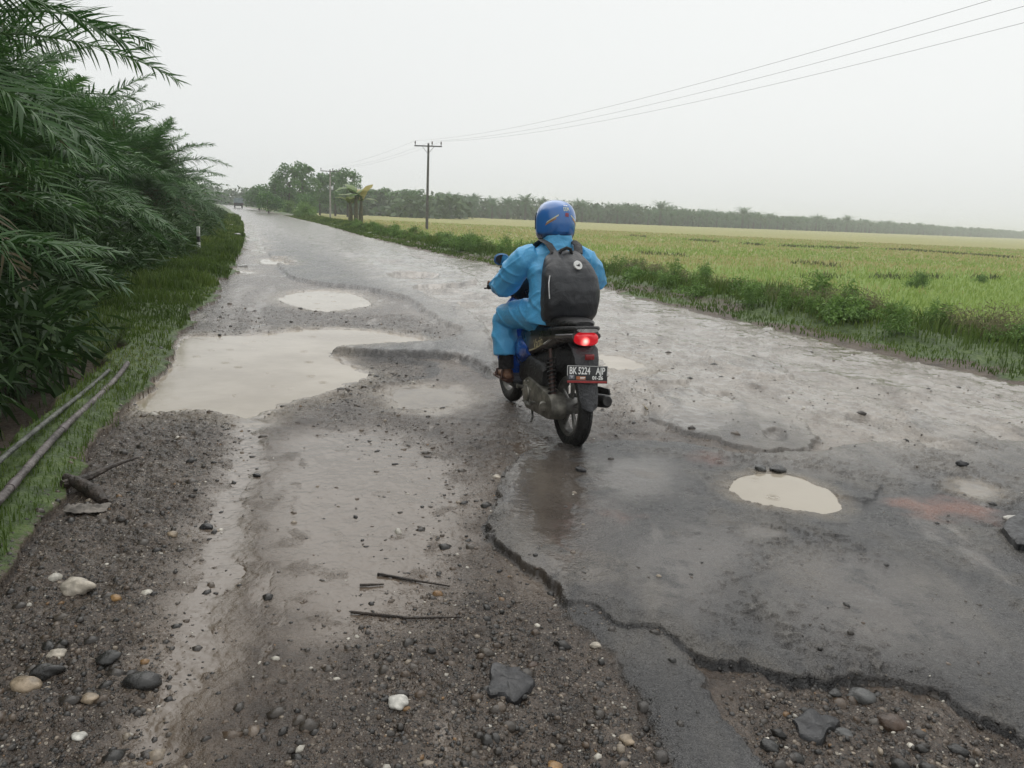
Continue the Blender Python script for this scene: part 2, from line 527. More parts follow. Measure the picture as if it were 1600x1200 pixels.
def road_height(x, y):
    wx, wy, slab, tong, far, asph, wet, grav, red, patch = road_masks(x, y)
    u, v = -US * x + UC * y, UC * x + US * y
    near = 1 - sstep(25, 60, y)
    s1 = sstep(-.004, .010, slab)
    # worn slab: shallow plateau, its broken lip dips
    h = (.030 + .022 * sstep(0, .10, slab) + .004 * vnoise(x * 9, y * 9, 63)) * s1 * (1 - sstep(5.2, 7.2, y) * .8)
    h = np.maximum(h, (.014 + .008 * sstep(0, .05, tong)) * sstep(-.004, .010, tong))
    h = h + .026 * sstep(-.006, .02, patch) * (1 - s1 * .6)
    # the tar tongue breaks away to nothing at its far end
    h = np.maximum(h, .065 * sstep(-.02, .07, far) * near)
    hole_shade = np.zeros(x.shape)
    for p, d, w in HOLES:
        sh = sdist(p, wx, wy)
        h = h - d * sstep(-w * .3, w * .7, sh)
        hole_shade = np.maximum(hole_shade, .85 * sstep(-w * .4, 0, sh) * (1 - sstep(w * .6, w * 1.5, sh)))
    rough = 1 - .85 * np.maximum(asph, wet * .75)
    und = .014 * fbm(u * .6, v, 1.3, 4, 61) * near
    tex = .016 * fbm(x, y, 5.5, 3, 71) + .010 * fbm(x, y, 17, 3, 75)
    fine = .007 * fbm(x, y, 46, 2, 77) * (1 - sstep(5, 9, y))
    h = h + near * (rough * (.5 + .7 * grav) * (tex + fine) * 1.4 + und * (1 - .5 * asph))
    lumpr = sstep(.16, .34, vnoise(x * 13, y * 13, 157) + .5 * vnoise(x * 29, y * 29, 158)) * (fbm(x, y, 1.2, 2, 159) > -.1)
    right = sstep(2.1, 3.5, v + .5 * fbm(u * .4, v, .8, 3, 161)) * sstep(4.7, 6.4, y + .2 * x + .9 * fbm(x, y, 1.1, 3, 163))
    h = h + near * right * (1 - s1) * (.018 * np.clip(fbm(x, y, 6.5, 4, 83), -.25, .5) + .008 * lumpr + .010 * fbm(u * .7, v, 4.5, 4, 165))
    crk = (1 - sstep(.0, .008, np.abs(fbm(x, y, .85, 4, 191) + .05 * fbm(x, y, 11, 3, 195)))) * sstep(-.02, .05, slab) * (1 - sstep(.25, .6, slab)) * (vnoise(x * 2.3, y * 2.3, 193) > .02) * (1 - sstep(4.6, 5.5, y))
    crk = crk * 0
    crust = sstep(.05, .30, fbm(x, y, 2.3, 4, 131)) * s1                 # thin dried mud plastered on the slab
    pp = sstep(-.08, .22, fbm(x, y, 1.5, 4, 155)) * s1 * (1 - wet)  * (1 - sstep(5, 7, y))
    pit = sstep(.20, .34, vnoise(x * 26, y * 26, 151) + .45 * vnoise(x * 55, y * 55, 152))
    lump = sstep(.24, .36, vnoise(x * 31, y * 31, 153) + .45 * vnoise(x * 66, y * 66, 154))
    h = h + pp * (.009 * lump - .007 * pit)
    crust = np.maximum(crust, .8 * pp * lump)
    h = h + asph * near * (1 - .96 * wet) * (1 - .6 * right) * (.005 * fbm(x, y, 9, 3, 85) + .0030 * fbm(x, y, 38, 2, 87) + .0022 * vnoise(x * 95, y * 95, 89) * (1 - sstep(4, 6, y)) + crust * (.003 + .010 * np.clip(fbm(x, y, 30, 3, 133), -.1, 1)))
    # wheel track along the left, worn by passing traffic
    h = h - .018 * wet * (1 - asph) * near
    margin = np.zeros(x.shape)
    for n, p, z, d, w in PUDW:
        s = sdist(p, x + .05 * fbm(x, y, 3.5, 3, 91) + .02 * fbm(x, y, 14, 2, 95), y + .05 * fbm(x, y, 3.5, 3, 93) + .02 * fbm(x, y, 14, 2, 97), .8)
        margin = np.maximum(margin, sstep(-.42 if z < .04 else -.14, .02, s))
        if n in ('shallow', 'pinkish', 'thin'):
            wet = np.maximum(wet, sstep(-.12, .06, s)); h = h + (z - .004 + .1 * (h - z) - h) * sstep(-.10, .06, s)
            continue
        ins = s > 0
        hin = z - d * sstep(0, w, s) - .001 + .020 * np.maximum(fbm(x, y, 5.5, 4, 99), -.1) * (1 - sstep(.10, .38, s)) * (z < .04)
        h = np.where(ins, np.minimum(h, hin), h)
        k = (~ins) & (s > -.13)
        h = np.where(k, np.maximum(h, z + .002 + (.05 if z < .04 else .008) * np.clip(-s, 0, .12)), h)
        wet = np.maximum(wet, .9 * sstep(-.10, 0, s) * (1 - asph))
    # dark bands on broken edges and pothole walls: part bitumen, part painted shade
    frac_shade = np.maximum(np.maximum(hole_shade, .9 * sstep(-.03, -.008, patch) * (1 - sstep(.004, .02, patch)) * (vnoise(x * 2, y * 2, 197) > -.2)), np.maximum(sstep(-.10, -.03, far) * (1 - sstep(.0, .04, far)) * (y < 19) * (y > 6.8), sstep(-.024, -.008, slab) * (1 - sstep(.003, .012, slab)) * (1 - sstep(4.6, 5.4, y)), sstep(-.022, -.008, tong) * (1 - sstep(.003, .012, tong)) * (slab < .0)))
    return h, asph, wet, grav, red, right, frac_shade, crust, margin

def side_height(x, y, tl, tr):
    """ground beyond the road: verge, drain and palm floor to the left, bank and rice field to the right"""
    n = .05 * fbm(x, y, 1.6, 4, 101)
    hl = .03 + .06 * sstep(0, .25, tl) + n * sstep(0, .4, tl)
    drain = sstep(.38, .62, tl) * (1 - sstep(1.7, 2.3, tl)) * (1 - sstep(7.4, 9.0, y))
    hl = hl - .42 * drain
    hr = -.02 + .03 * sstep(0, .3, tr) + n * sstep(0, .5, tr) - .62 * sstep(2.3, 4.3, tr) + .08 * sstep(1.6, 2.5, tr) * (1 - sstep(3.0, 4.1, tr)) * sstep(5.5, 7.5, y) * (1 - sstep(14, 18, y)) * (1 + 2 * fbm(x, y, .8, 3, 181)) + .12 * sstep(.7, 1.3, tr) * (1 - sstep(1.6, 2.6, tr))
    hr = np.where(tr > 4.3, -.6 + .04 * fbm(x, y, .7, 2, 105), hr)
    return np.where(tl > 0, hl, hr)

def ground_z(x, y):
    x = np.atleast_1d(np.asarray(x, float)); y = np.atleast_1d(np.asarray(y, float))
    tl, tr = across(x, y)
    h = road_height(x, y)[0]
    side = side_height(x, y, tl, tr)
    b = sstep(-.10, .04, np.maximum(tl, tr))
    return h * (1 - b) + side * b

# ------------------------------------------------------------------ ground materials
def road_material():
    t = MT('broken_road')
    P = t.pos()
    g = t.n('SeparateColor', {'Color': t.attr('mask').outputs['Color']})
    asph, wet, grav = g.outputs[0], g.outputs[1], g.outputs[2]
    m2 = t.n('SeparateColor', {'Color': t.attr('mask_b').outputs['Color']})
    red, right, pale = m2.outputs[0], m2.outputs[1], m2.outputs[2]
    along = t.scaled(P, (1.0, .32, 1.0), (0, 0, R_(-20)))
    nL = t.noise(.9, 5, .6, vec=P)
    nM = t.noise(7.0, 6, .62, vec=P, dist=.4)
    nS = t.noise(2.6, 6, .6, vec=along)
    nF = t.noise(75, 4, .7, vec=P)
    nG = t.noise(230, 2, .6, vec=P)
    mud = t.ramp(nM, [(.30, (.030, .0205, .0145)), (.48, (.072, .051, .037)), (.62, (.104, .077, .057)), (.78, (.15, .115, .088))])
    mud = t.mix(t.mr(nF, .35, .7), t.mix(.45, mud, (.02, .017, .014)), mud)
    silt = t.mix(nS, (.098, .075, .057), (.145, .115, .090))
    mud = t.mix(t.mr(t.math('ADD', nL, t.math('MULTIPLY', wet, .25)), .48, .72, 0, .75), mud, silt)
    # small stones set in the mud
    v1 = t.voro(52, vec=P); v2 = t.voro(120, vec=P)
    c1 = t.n('SeparateColor', {'Color': v1.outputs['Color']}).outputs[0]
    c2 = t.n('SeparateColor', {'Color': v2.outputs['Color']}).outputs[1]
    pc1 = t.ramp(c1, [(0, (.014, .0135, .0135)), (.45, (.032, .029, .027)), (.70, (.062, .050, .040)), (.86, (.13, .105, .08)), (.95, (.32, .28, .23))])
    pc2 = t.ramp(c2, [(0, (.012, .011, .011)), (.55, (.035, .031, .027)), (.82, (.075, .062, .05)), (.95, (.28, .25, .21))])
    k1 = t.math('MULTIPLY', t.mr(v1.outputs['Distance'], .42, .28), t.mr(t.math('ADD', grav, t.math('MULTIPLY', nM, .5)), .45, .95, 0, .8))
    k2 = t.math('MULTIPLY', t.mr(v2.outputs['Distance'], .45, .3), t.mr(t.math('ADD', grav, t.math('MULTIPLY', nM, .7)), .45, .9, 0, .75))
    dryk = t.math('SUBTRACT', 1.0, t.math('MULTIPLY', wet, .9))
    mud = t.mix(t.math('MULTIPLY', k2, dryk), mud, pc2)
    mud = t.mix(t.math('MULTIPLY', k1, dryk), mud, pc1)
    tar = t.ramp(t.noise(26, 5, .65, vec=P), [(.3, (.026, .0255, .0265)), (.55, (.052, .050, .050)), (.75, (.088, .085, .082))])
    tar = t.n('HueSaturation', {'Color': tar, 'Value': t.mr(t.noise(1.7, 5, .65, vec=P), .3, .7, .62, 1.25)}).outputs[0]
    tar = t.mix(t.mr(nG, .54, .66, 0, .55), tar, (.12, .115, .108))
    tar = t.mix(t.mr(nG, .44, .34, 0, .6), tar, (.018, .018, .02))
    tar = t.mix(t.math('MULTIPLY', t.attr('crust').outputs['Fac'], t.mr(t.noise(34, 4, .7, vec=P), .3, .6, .3, .95)), tar, t.mix(nF, (.045, .040, .034), (.125, .112, .095)))
    agg = t.voro(105, vec=P)
    tar = t.mix(t.mr(agg.outputs['Distance'], .30, .55, 0, .45), tar, (.016, .016, .017))
    tar = t.mix(t.mr(nS, .48, .66, 0, .6), tar, (.10, .09, .077))       # mud carried over the tar
    col = t.mix(asph, mud, tar)
    col = t.mix(t.math('MULTIPLY', red, .62), col, t.mix(nF, (.18, .07, .045), (.28, .13, .09)))
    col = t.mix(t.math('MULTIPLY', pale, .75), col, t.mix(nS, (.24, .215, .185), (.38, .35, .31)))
    col = t.mix(t.math('MULTIPLY', t.attr('fracture_shade').outputs['Fac'], .92), col, (.010, .010, .011))      # raw bitumen of broken edges, plus shade painted on lips and pothole walls
    wetn = t.math('MULTIPLY', wet, t.mr(t.math('ADD', t.noise(5.5, 5, .62, vec=P), t.mr(wet, .90, 1.0, .02, .28)), .33, .52))
    wetn = t.math('MAXIMUM', wetn, t.math('MULTIPLY', right, t.mr(t.noise(1.7, 7, .72, vec=t.scaled(P, (1, .75, 1), (0, 0, R_(-20)))), .41, .52, .15, .95)))
    wetn = t.math('MAXIMUM', wetn, t.mr(t.noise(2.2, 6, .66, vec=along), .54, .64, 0, .85))
    col = t.mix(t.math('MULTIPLY', wetn, t.math('SUBTRACT', .7, t.math('MULTIPLY', asph, .35))), col, t.mix(nS, (.108, .083, .063), (.15, .120, .094)))
    silt_sheen = t.mix(nM, (.15, .130, .108), (.36, .325, .28))
    silt_sheen = t.mix(t.mr(nF, .52, .72, 0, .6), silt_sheen, (.06, .05, .042))
    col = t.mix(t.math('MULTIPLY', right, t.mr(t.noise(4.2, 6, .7, vec=along), .34, .56, .25, .9)), col, silt_sheen)  # pale silt on the right, sky reflection painted into its brightness
    col = t.mix(t.math('MULTIPLY', t.attr('margin').outputs['Fac'], t.mr(t.noise(6, 5, .65, vec=P), .3, .6, .25, .8)), col, (.21, .175, .13))
    r0 = t.mr(t.noise(11, 5, .65, vec=P), .3, .7, .12, .34)
    rough = t.n('Mix', {0: wetn, 2: r0, 3: .07}, data_type='FLOAT').outputs[0]
    b1 = t.math('MULTIPLY', nF, t.mr(asph, 0, 1, .007, .0045))
    b2 = t.math('MULTIPLY', t.noise(28, 5, .65, vec=P), t.mr(asph, 0, 1, .010, .005))
    b3 = t.math('MULTIPLY', k1, .008)
    b4 = t.math('ADD', t.math('MULTIPLY', nG, .0035), t.math('MULTIPLY', t.math('MULTIPLY', agg.outputs['Distance'], asph), -.004))
    h = t.math('ADD', t.math('ADD', b1, b2), t.math('ADD', b3, b4))
    h = t.math('MULTIPLY', h, t.math('SUBTRACT', 1.0, t.math('MULTIPLY', wetn, .93)))
    h = t.math('MULTIPLY', h, t.math('SUBTRACT', 1.0, t.math('MULTIPLY', right, .3)))
    nrm = t.bump(h, 1.0, 1.0)
    return t.bsdf(col, rough, spec=.5, normal=nrm).done()

def ground_material():
    """trampled verge: mud under short growth"""
    t = MT('verge_soil')
    P = t.pos()
    gr = t.attr('green').outputs['Fac']
    n1, n2 = t.noise(3, 6, .65), t.noise(34, 4, .7)
    soil = t.ramp(n1, [(.3, (.035, .027, .019)), (.5, (.075, .055, .038)), (.7, (.12, .092, .066))])
    turf = t.ramp(t.noise(9, 6, .7), [(.3, (.022, .040, .008)), (.5, (.050, .088, .015)), (.7, (.095, .14, .030))])
    f = t.mr(t.math('ADD', gr, t.math('MULTIPLY', t.math('SUBTRACT', n2, .5), .9)), .35, .65)
    col = t.mix(f, soil, turf)
    return t.bsdf(col, t.mr(n2, .3, .7, .45, .85), normal=t.bump(t.math('ADD', n2, n1), .8, .03)).done()

def field_material():
    t = MT('rice_field')
    P = t.pos()
    dry = t.attr('dry').outputs['Fac']
    n1 = t.noise(.09, 5, .6, vec=t.scaled(P, (1, 2.6, 1), (0, 0, R_(-12))))
    n2 = t.noise(1.3, 6, .7)
    n3 = t.noise(14, 4, .7)
    green = t.mix(n2, (.17, .26, .05), (.25, .34, .08))
    straw = t.mix(n2, (.26, .245, .085), (.36, .33, .15))
    f = t.mr(t.math('ADD', dry, t.math('MULTIPLY', t.math('SUBTRACT', n1, .5), 1.5)), .25, .75)
    col = t.mix(f, green, straw)
    col = t.mix(t.mr(t.noise(.35, 6, .7, vec=t.scaled(P, (1, 3.5, 1), (0, 0, R_(-10)))), .60, .72, 0, .5), col, (.15, .14, .06))
    col = t.mix(t.mr(n3, .5, .75, 0, .4), col, (.10, .15, .03))
    return t.bsdf(col, .8, spec=.25, normal=t.bump(t.math('ADD', n3, n2), .9, .12)).done()

def water_material(name, c1, c2):
    t = MT(name)
    P = t.pos()
    col = t.mix(t.mr(t.noise(.8, 5, .6), .35, .65), c1, c2)
    v = t.voro(5.5, vec=P)
    d = v.outputs['Distance']
    rnd = t.n('SeparateColor', {'Color': v.outputs['Color']})
    ring = t.math('SINE', t.math('MULTIPLY', d, 70.0))
    amp = t.math('MULTIPLY', t.mr(d, .0, .42, 1, 0), t.mr(rnd.outputs[0], .55, 1.0))
    rip = t.math('MULTIPLY', ring, amp)
    h = t.math('ADD', t.math('MULTIPLY', rip, .0024), t.math('MULTIPLY', t.noise(16, 3), .0012))
    return t.bsdf(col, .045, spec=.5, normal=t.bump(h, 1.0, 1.0), IOR=1.45).done()

M_road, M_soil, M_field = road_material(), ground_material(), field_material()
M_water = water_material('silty_water', (.29, .245, .185), (.40, .35, .28))
M_waterb = water_material('milky_water', (.30, .262, .208), (.36, .32, .258))

# ------------------------------------------------------------------ ground: one sheet in three parts that share their edges
def build_ground():
    az = np.radians(np.concatenate([np.linspace(-80, -42, 70), np.arange(-41.5, 41.5, .08), np.linspace(42, 80, 70)]))
    rs = [.9]
    while rs[-1] < 5200:
        r = rs[-1]
        rs.append(r + min(max(r * r / 1900, .0052 if r > 1.7 else .02), r * .03))
    rs = np.array(rs)
    nr, na = len(rs), len(az)
    X = (rs[:, None] * np.sin(az)[None]).ravel()
    Y = (rs[:, None] * np.cos(az)[None]).ravel()
    tl, tr = across(X, Y)
    out = np.maximum(tl, tr)
    Z = np.zeros(X.shape)
    mask = np.zeros((len(X), 4), np.float32)
    maskb = np.zeros((len(X), 4), np.float32)
    frc = np.zeros(len(X)); crs = np.zeros(len(X)); mrg = np.zeros(len(X))
    k = np.nonzero(out < .3)[0]
    h, asph, wet, grav, red, right, frac_shade, crust, mar = road_height(X[k], Y[k])
    b = sstep(-.10, .04, out[k])
    edge_l = sstep(-.5, -.05, tl[k]); edge_r = sstep(-1.0, -.1, tr[k])
    Z[k] = h * (1 - b) + side_height(X[k], Y[k], tl[k], tr[k]) * b
    yk = Y[k]
    mask[k, 0], mask[k, 1], mask[k, 2], mask[k, 3] = asph * (1 - edge_l) * (1 - .8 * edge_r), wet, np.maximum(grav, .6 * edge_l), 1
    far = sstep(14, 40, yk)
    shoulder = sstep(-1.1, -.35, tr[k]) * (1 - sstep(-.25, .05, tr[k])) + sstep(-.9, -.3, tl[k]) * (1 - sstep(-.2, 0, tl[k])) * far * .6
    pal = .50 * sstep(18, 45, yk)  # far road lightened with distance: grazing sky reflection put into the colour
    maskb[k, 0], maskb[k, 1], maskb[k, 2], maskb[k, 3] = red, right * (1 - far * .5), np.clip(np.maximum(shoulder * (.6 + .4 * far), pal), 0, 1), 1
    crs[k] = crust; mrg[k] = mar
    frc[k] = frac_shade
    k = np.nonzero(out >= .3)[0]
    Z[k] = side_height(X[k], Y[k], tl[k], tr[k])
    # curvature-free plain, just the bunds of the paddies
    idx = np.arange(nr * na).reshape(nr, na)
    Q = np.stack([idx[:-1, :-1], idx[:-1, 1:], idx[1:, 1:], idx[1:, :-1]], -1).reshape(-1, 4)
    fo = out[Q].mean(1); ftr = tr[Q].mean(1)
    cls = np.where(fo < 0, 0, np.where(ftr > 3.9, 2, 1))
    green = np.zeros(X.shape)
    g = fbm(X, Y, .9, 4, 111)
    green = np.where(tl > 0, sstep(-.1, .12, tl) * .95 + .35 * g, sstep(.15, .6, tr + .7 * g) * .8 + .3 * g - .45 * sstep(0, .4, .55 - np.abs(tr - .75)) * (vnoise(X * .5, Y * .5, 3) > 0))
    green = green * (1 - sstep(.34, .5, tl) * (1 - sstep(2.2, 2.8, tl)) * (1 - sstep(7.4, 8.6, Y)))
    dry = sstep(18, 40, Y - .35 * X) * .55 + .15 * sstep(50, 90, Y) - .25 * sstep(4, 14, X - .25 * Y) * (Y < 45)
    V = np.stack([X, Y, Z], 1)
    def sub(c, name, mat, attrs, label, cat):
        F = Q[cls == c]
        u, inv = np.unique(F, return_inverse=True)
        o = obj(name, mesh_np(name, V[u], inv.reshape(-1, 4), mat, True, {a: v[u] for a, v in attrs.items()}))
        return tag(o, label, cat, kind='structure')
    sub(0, 'road', M_road, {'mask': mask, 'mask_b': maskb, 'fracture_shade': frc, 'crust': crs, 'margin': mrg}, 'wet broken asphalt road full of potholes, mud and gravel', 'road')
    sub(1, 'ground', M_soil, {'green': green}, 'muddy grass verge and bank running along both sides of the road', 'verge')
    sub(2, 'rice_field', M_field, {'dry': dry}, 'flat green and straw coloured rice field beyond the road', 'field')
build_ground()
base = Geo().add([(-6000, -6000, -1.2), (6000, -6000, -1.2), (6000, 6000, -1.2), (-6000, 6000, -1.2)], [[0, 1, 2, 3]])
tag(base.build('terrain', M_soil), 'low flat plain under the road and fields', 'terrain', kind='structure')

FILMS = ('shallow', 'pinkish', 'thin')
PLAB = dict(silty_wide='wide silty puddle filling the left half of the road beside the grass', oval_far='oval puddle in a pothole beyond the wide silty puddle',
            shallow='thin shallow puddle on the gravel between the wide puddle and the scooter', beige='milky beige oval puddle in the asphalt right of the scooter',
            strip='narrow pale puddle just behind the number plate of the scooter', verge='small white puddle against the left grass verge',
            edge='small pale puddle at the end of the long wet strip on the left road edge', thin='long thin wet strip along the far left road edge',
            pinkish='shallow pinkish puddle beside the red brick stain on the right')
for n, p, z, d, w in PUDW:
    if n in FILMS: continue
    c = p.mean(0)
    e = p - c
    q = c + e * (1 + .09 / np.maximum(np.linalg.norm(e, axis=1, keepdims=True), .05))
    if n == 'silty_wide':                             # widen each shore outward along its own normal
        tn = np.roll(p, -1, 0) - np.roll(p, 1, 0)
        tn /= np.linalg.norm(tn, axis=1, keepdims=True) + 1e-9
        area = np.sum(p[:, 0] * np.roll(p[:, 1], -1) - np.roll(p[:, 0], -1) * p[:, 1])
        q = p + .07 * np.stack([tn[:, 1], -tn[:, 0]], 1) * np.sign(area)
    g = Geo().add(np.column_stack([q, np.full(len(q), z)]), [list(range(len(q)))])
    tag(g.build('puddle', M_waterb if n in ('beige', 'pinkish') else M_water), PLAB[n], 'puddle', kind='structure')

# ------------------------------------------------------------------ scooter, rider, backpack
BIKE_RZ = R_(18.5)
bz = float(ground_z(.40, 4.92)[0])
BIKE = (0.40, 4.92, bz + .004)

def sect(cx, y, cz, rx, rz, n=2.6, k=28, axis='y', tw=0.0):
    """super-ellipse ring; axis y: ring in the xz plane, axis z: ring in the xy plane"""
    a = np.arange(k) * 2 * math.pi / k
    c, s = np.cos(a), np.sin(a)
    u = np.sign(c) * np.abs(c) ** (2 / n) * rx
    v = np.sign(s) * np.abs(s) ** (2 / n) * rz
    if axis == 'y':
        return np.stack([cx + u, y + tw * v, cz + v], 1)
    return np.stack([cx + u, y + v, cz + tw * v], 1)

def ring_x(cy, cz, prof, k=40):
    """profile [(x, radius)] turned about an axle running along x"""
    rings = []
    for x, r in prof:
        a = np.arange(k) * 2 * math.pi / k
        rings.append(np.stack([np.full(k, x), cy + r * np.cos(a), cz + r * np.sin(a)], 1))
    return rings

def scooter():
    black = plain('black_gloss_plastic', (.008, .008, .010), .3, coat=.25, var=.3)
    matt = plain('black_matt_plastic', (.018, .018, .019), .5, var=.35, bump=.15)
    grey = plain('grey_mudguard_plastic', (.035, .036, .040), .45, var=.25, bump=.1)
    rubber = plain('tyre_rubber', (.012, .012, .012), .6, var=.4, bump=.4)
    alloy = plain('dirty_alloy', (.20, .19, .165), .45, .6, var=.45, scale=14)
    rimm = plain('grey_rim_paint', (.16, .155, .145), .42, .3, var=.4, scale=14)
    blue = plain('blue_paint', (.02, .085, .38), .25, coat=.6, var=.2)
    seatm = plain('black_vinyl', (.014, .014, .015), .42, var=.3, bump=.15)
    steel = plain('steel_tube', (.25, .25, .24), .35, .9, var=.3)
    gold = plain('gold_decal', (.42, .36, .20), .4, var=.15)
    white = plain('white_paint', (.75, .75, .73), .4, var=.08)
    redp = plain('red_plastic', (.22, .012, .014), .25, coat=.4, var=.15)
    root = empty('scooter', BIKE, BIKE_RZ)
    tag(root, 'black and blue scooter carrying its rider away along the broken road, brake light lit', 'scooter')

    def wheel(y, name):
        w = empty(name, (0, y, .275)); w.parent = root
        R, t = .275, .047
        prof = [(-.030, R - .085), (-t * .92, R - .062), (-t, R - .040), (-t * .8, R - .016), (-t * .45, R - .003), (-.012, R), (-.010, R - .004), (-.006, R - .004), (-.004, R + .001), (.004, R + .001), (.006, R - .004), (.010, R - .004), (.012, R), (t * .45, R - .003), (t * .8, R - .016), (t, R - .040), (t * .92, R - .062), (.030, R - .085)]
        g = Geo().loft(ring_x(0, 0, prof, 56), True, False)
        for i in range(0):
            a = i * 2 * math.pi / 44
            for sx in (-1, 1):
                cc = np.array([sx * .028, (R - .0025) * math.cos(a + .03 * sx), (R - .0025) * math.sin(a + .03 * sx)])
                ra, rt = np.array([0, math.cos(a), math.sin(a)]), np.array([0, -math.sin(a), math.cos(a)])
                M = np.column_stack([[1, 0, 0], rt, ra])
                g.box(cc, (.026, .016, .0045), M)
        g.build('tyre', rubber, w)
        g = Geo().loft(ring_x(0, 0, [(-.034, .200), (-.036, .185), (-.024, .170), (.024, .170), (.036, .185), (.034, .200)], 56), True, False)
        g.loft(ring_x(0, 0, [(-.055, .02), (-.055, .048), (-.03, .055), (.03, .055), (.055, .048), (.055, .02)], 28), True, True)
        for i in range(5):
            a = i * 2 * math.pi / 5 + .35
            for da in (-.12, .12):
                p0 = (0, .045 * math.cos(a), .045 * math.sin(a)); p1 = (-.004, .178 * math.cos(a + da), .178 * math.sin(a + da))
                g.tube([p0, p1], [.013, .010], 8)
        g.build('rim', rimm, w)
    wheel(0, 'rear_wheel'); wheel(1.27, 'front_wheel')
    # engine and transmission on the left
    g = Geo()
    def capsule(r0, r1, y1, z1, x0, x1, s):
        pts = []
        for i in range(13):
            a = math.pi / 2 + math.pi * i / 12
            pts.append((r0 * s * math.cos(a), .275 + r0 * s * math.sin(a)))
        for i in range(13):
            a = -math.pi / 2 + math.pi * i / 12
            pts.append((y1 + r1 * s * math.cos(a), z1 + r1 * s * math.sin(a)))
        return [(x, p[0], p[1]) for p in pts for x in (x0,)]
    g.loft([capsule(.085, .115, .40, .275, x, 0, s) for x, s in ((-.07, 1.0), (-.15, 1.0), (-.172, .93), (-.178, .75))])
    for k in range(7):
        a = k * .9
        g.ball((-.176, .40 + .088 * math.cos(a), .275 + .088 * math.sin(a)), .011, 8, 6)
    g.loft(ring_x(.40, .275, [(-.17, .06), (-.188, .055), (-.192, .03)], 24))
    g.tube([(-.18, .05, .275), (-.19, .02, .27)], .03, 12)
    g.build('transmission_case', alloy, root)
    g = Geo().loft([sect(-.01, y, z, rx, rz) for y, z, rx, rz in ((.28, .30, .10, .09), (.36, .31, .13, .13), (.52, .32, .13, .13), (.62, .34, .09, .10), (.70, .36, .07, .07))])
    for k in range(6): g.box((-.01, .62 + k * .014, .35), (.2, .005, .17))
    g.build('engine_block', plain('engine_alloy', (.13, .125, .11), .5, .5, var=.4), root)
    Geo().tube([(-.195, .36, .22), (-.21, .22, .235), (-.215, .14, .27), (-.25, .13, .275)], [.010, .010, .010, .012], 8).build('kick_starter', steel, root)
    Geo().loft([sect(-.115, y, z, .045, rz, 4) for y, z, rz in ((.15, .44, .05), (.20, .44, .085), (.46, .45, .085), (.50, .45, .06))]).build('air_filter_box', matt, root)
    # shock absorber with its spring
    g = Geo()
    a0, a1 = np.array([-.135, -.005, .315]), np.array([-.135, .10, .64])
    hel = [a0 + (a1 - a0) * (.12 + .72 * i / 110) + .027 * np.array([math.cos(i * .52), math.sin(i * .52) * .95, -math.sin(i * .52) * .3]) for i in range(111)]
    g.tube(hel, .0058, 6)
    sp = g.build('shock_absorber', plain('spring_steel', (.022, .021, .021), .5, .3), root)
    Geo().tube([a0, a0 + (a1 - a0) * .5, a0 + (a1 - a0) * .52, a1], [.021, .021, .011, .011], 12).build('damper', plain('damper_dark', (.06, .03, .025), .5), sp)
    Geo().tube([a0 - (a1 - a0) * .04, a0 + (a1 - a0) * .12], .03, 12).build('spring_seat', alloy, sp)
    # body
    g = Geo().loft([sect(0, y, z, rx, rz, n) for y, z, rx, rz, n in (
        (.80, .50, .085, .19, 3), (.72, .55, .135, .20, 3), (.58, .61, .165, .165, 3), (.40, .66, .168, .13, 2.8), (.20, .700, .150, .105, 2.6),
        (.02, .745, .126, .090, 2.5), (-.08, .758, .108, .074, 2.4), (-.155, .764, .088, .062, 2.4))])
    body = g.build('body', black, root)
    Geo().loft([sect(0, y, z, rx, rz, 3) for y, z, rx, rz in ((.76, .50, .145, .125), (.68, .535, .183, .13), (.56, .555, .188, .10), (.47, .565, .172, .045))]).build('side_panel', blue, root)
    Geo().loft([sect(0, y, z, rx, .10, 3) for y, z, rx in ((.66, .38, .15), (.5, .43, .155), (.3, .50, .13), (.1, .58, .10))]).build('lower_cover', matt, root)
    g = Geo().loft([sect(0, y, z, rx, rz, 2.8) for y, z, rx, rz in (
        (.80, .775, .07, .02), (.74, .785, .115, .045), (.60, .785, .145, .055), (.44, .785, .155, .055), (.30, .79, .150, .052),
        (.18, .805, .135, .045), (.02, .822, .112, .038), (-.08, .832, .088, .028), (-.12, .833, .06, .016))])
    g.build('seat', seatm, root)
    g = Geo().tube([(-.125, .20, .75), (-.122, .02, .785), (-.106, -.09, .803), (-.062, -.155, .812), (0, -.170, .815), (.062, -.155, .812), (.106, -.09, .803), (.122, .02, .785), (.125, .20, .75)], [.011, .013, .015, .016, .017, .016, .015, .013, .011], 10)
    g.build('grab_rail', matt, root)
    # decals on the flank: script, and a pale streak
    for sx in (-1, 1):
        me = text_mesh('Vario', .085, gold, .95, .35)
        M = Matrix(((0, 0, -1, 0), (-1, 0, 0, 0), (0, 1, 0, 0), (0, 0, 0, 1))) if sx < 0 else Matrix(((0, 0, 1, 0), (1, 0, 0, 0), (0, 1, 0, 0), (0, 0, 0, 1)))
        me.transform(Matrix.Rotation(R_(20) * (1 if sx < 0 else -1), 4, 'Z'))
        lt = obj('decal', me, body)
        lt.matrix_local = Matrix.Translation((sx * .164, .27, .650)) @ M
        Geo().prism([(.42, .578), (.30, .612), (.06, .705), (.30, .604), (.425, .566)], 0, sx * .160, sx * .1675).build('decal', gold, body)
        Geo().prism([(.16, .658), (.04, .712), (.13, .676)], 0, sx * .150, sx * .1685).build('decal', white, body)
    # lights
    t = MT('brake_light')
    P = t.pos()
    core = t.mr(t.n('VectorMath', {0: P, 1: (-.022, -.19, .740)}, operation='DISTANCE').outputs['Value'], .004, .040, 1, 0)
    colr = t.mix(core, (.9, .015, .03), (1.0, .55, .45))
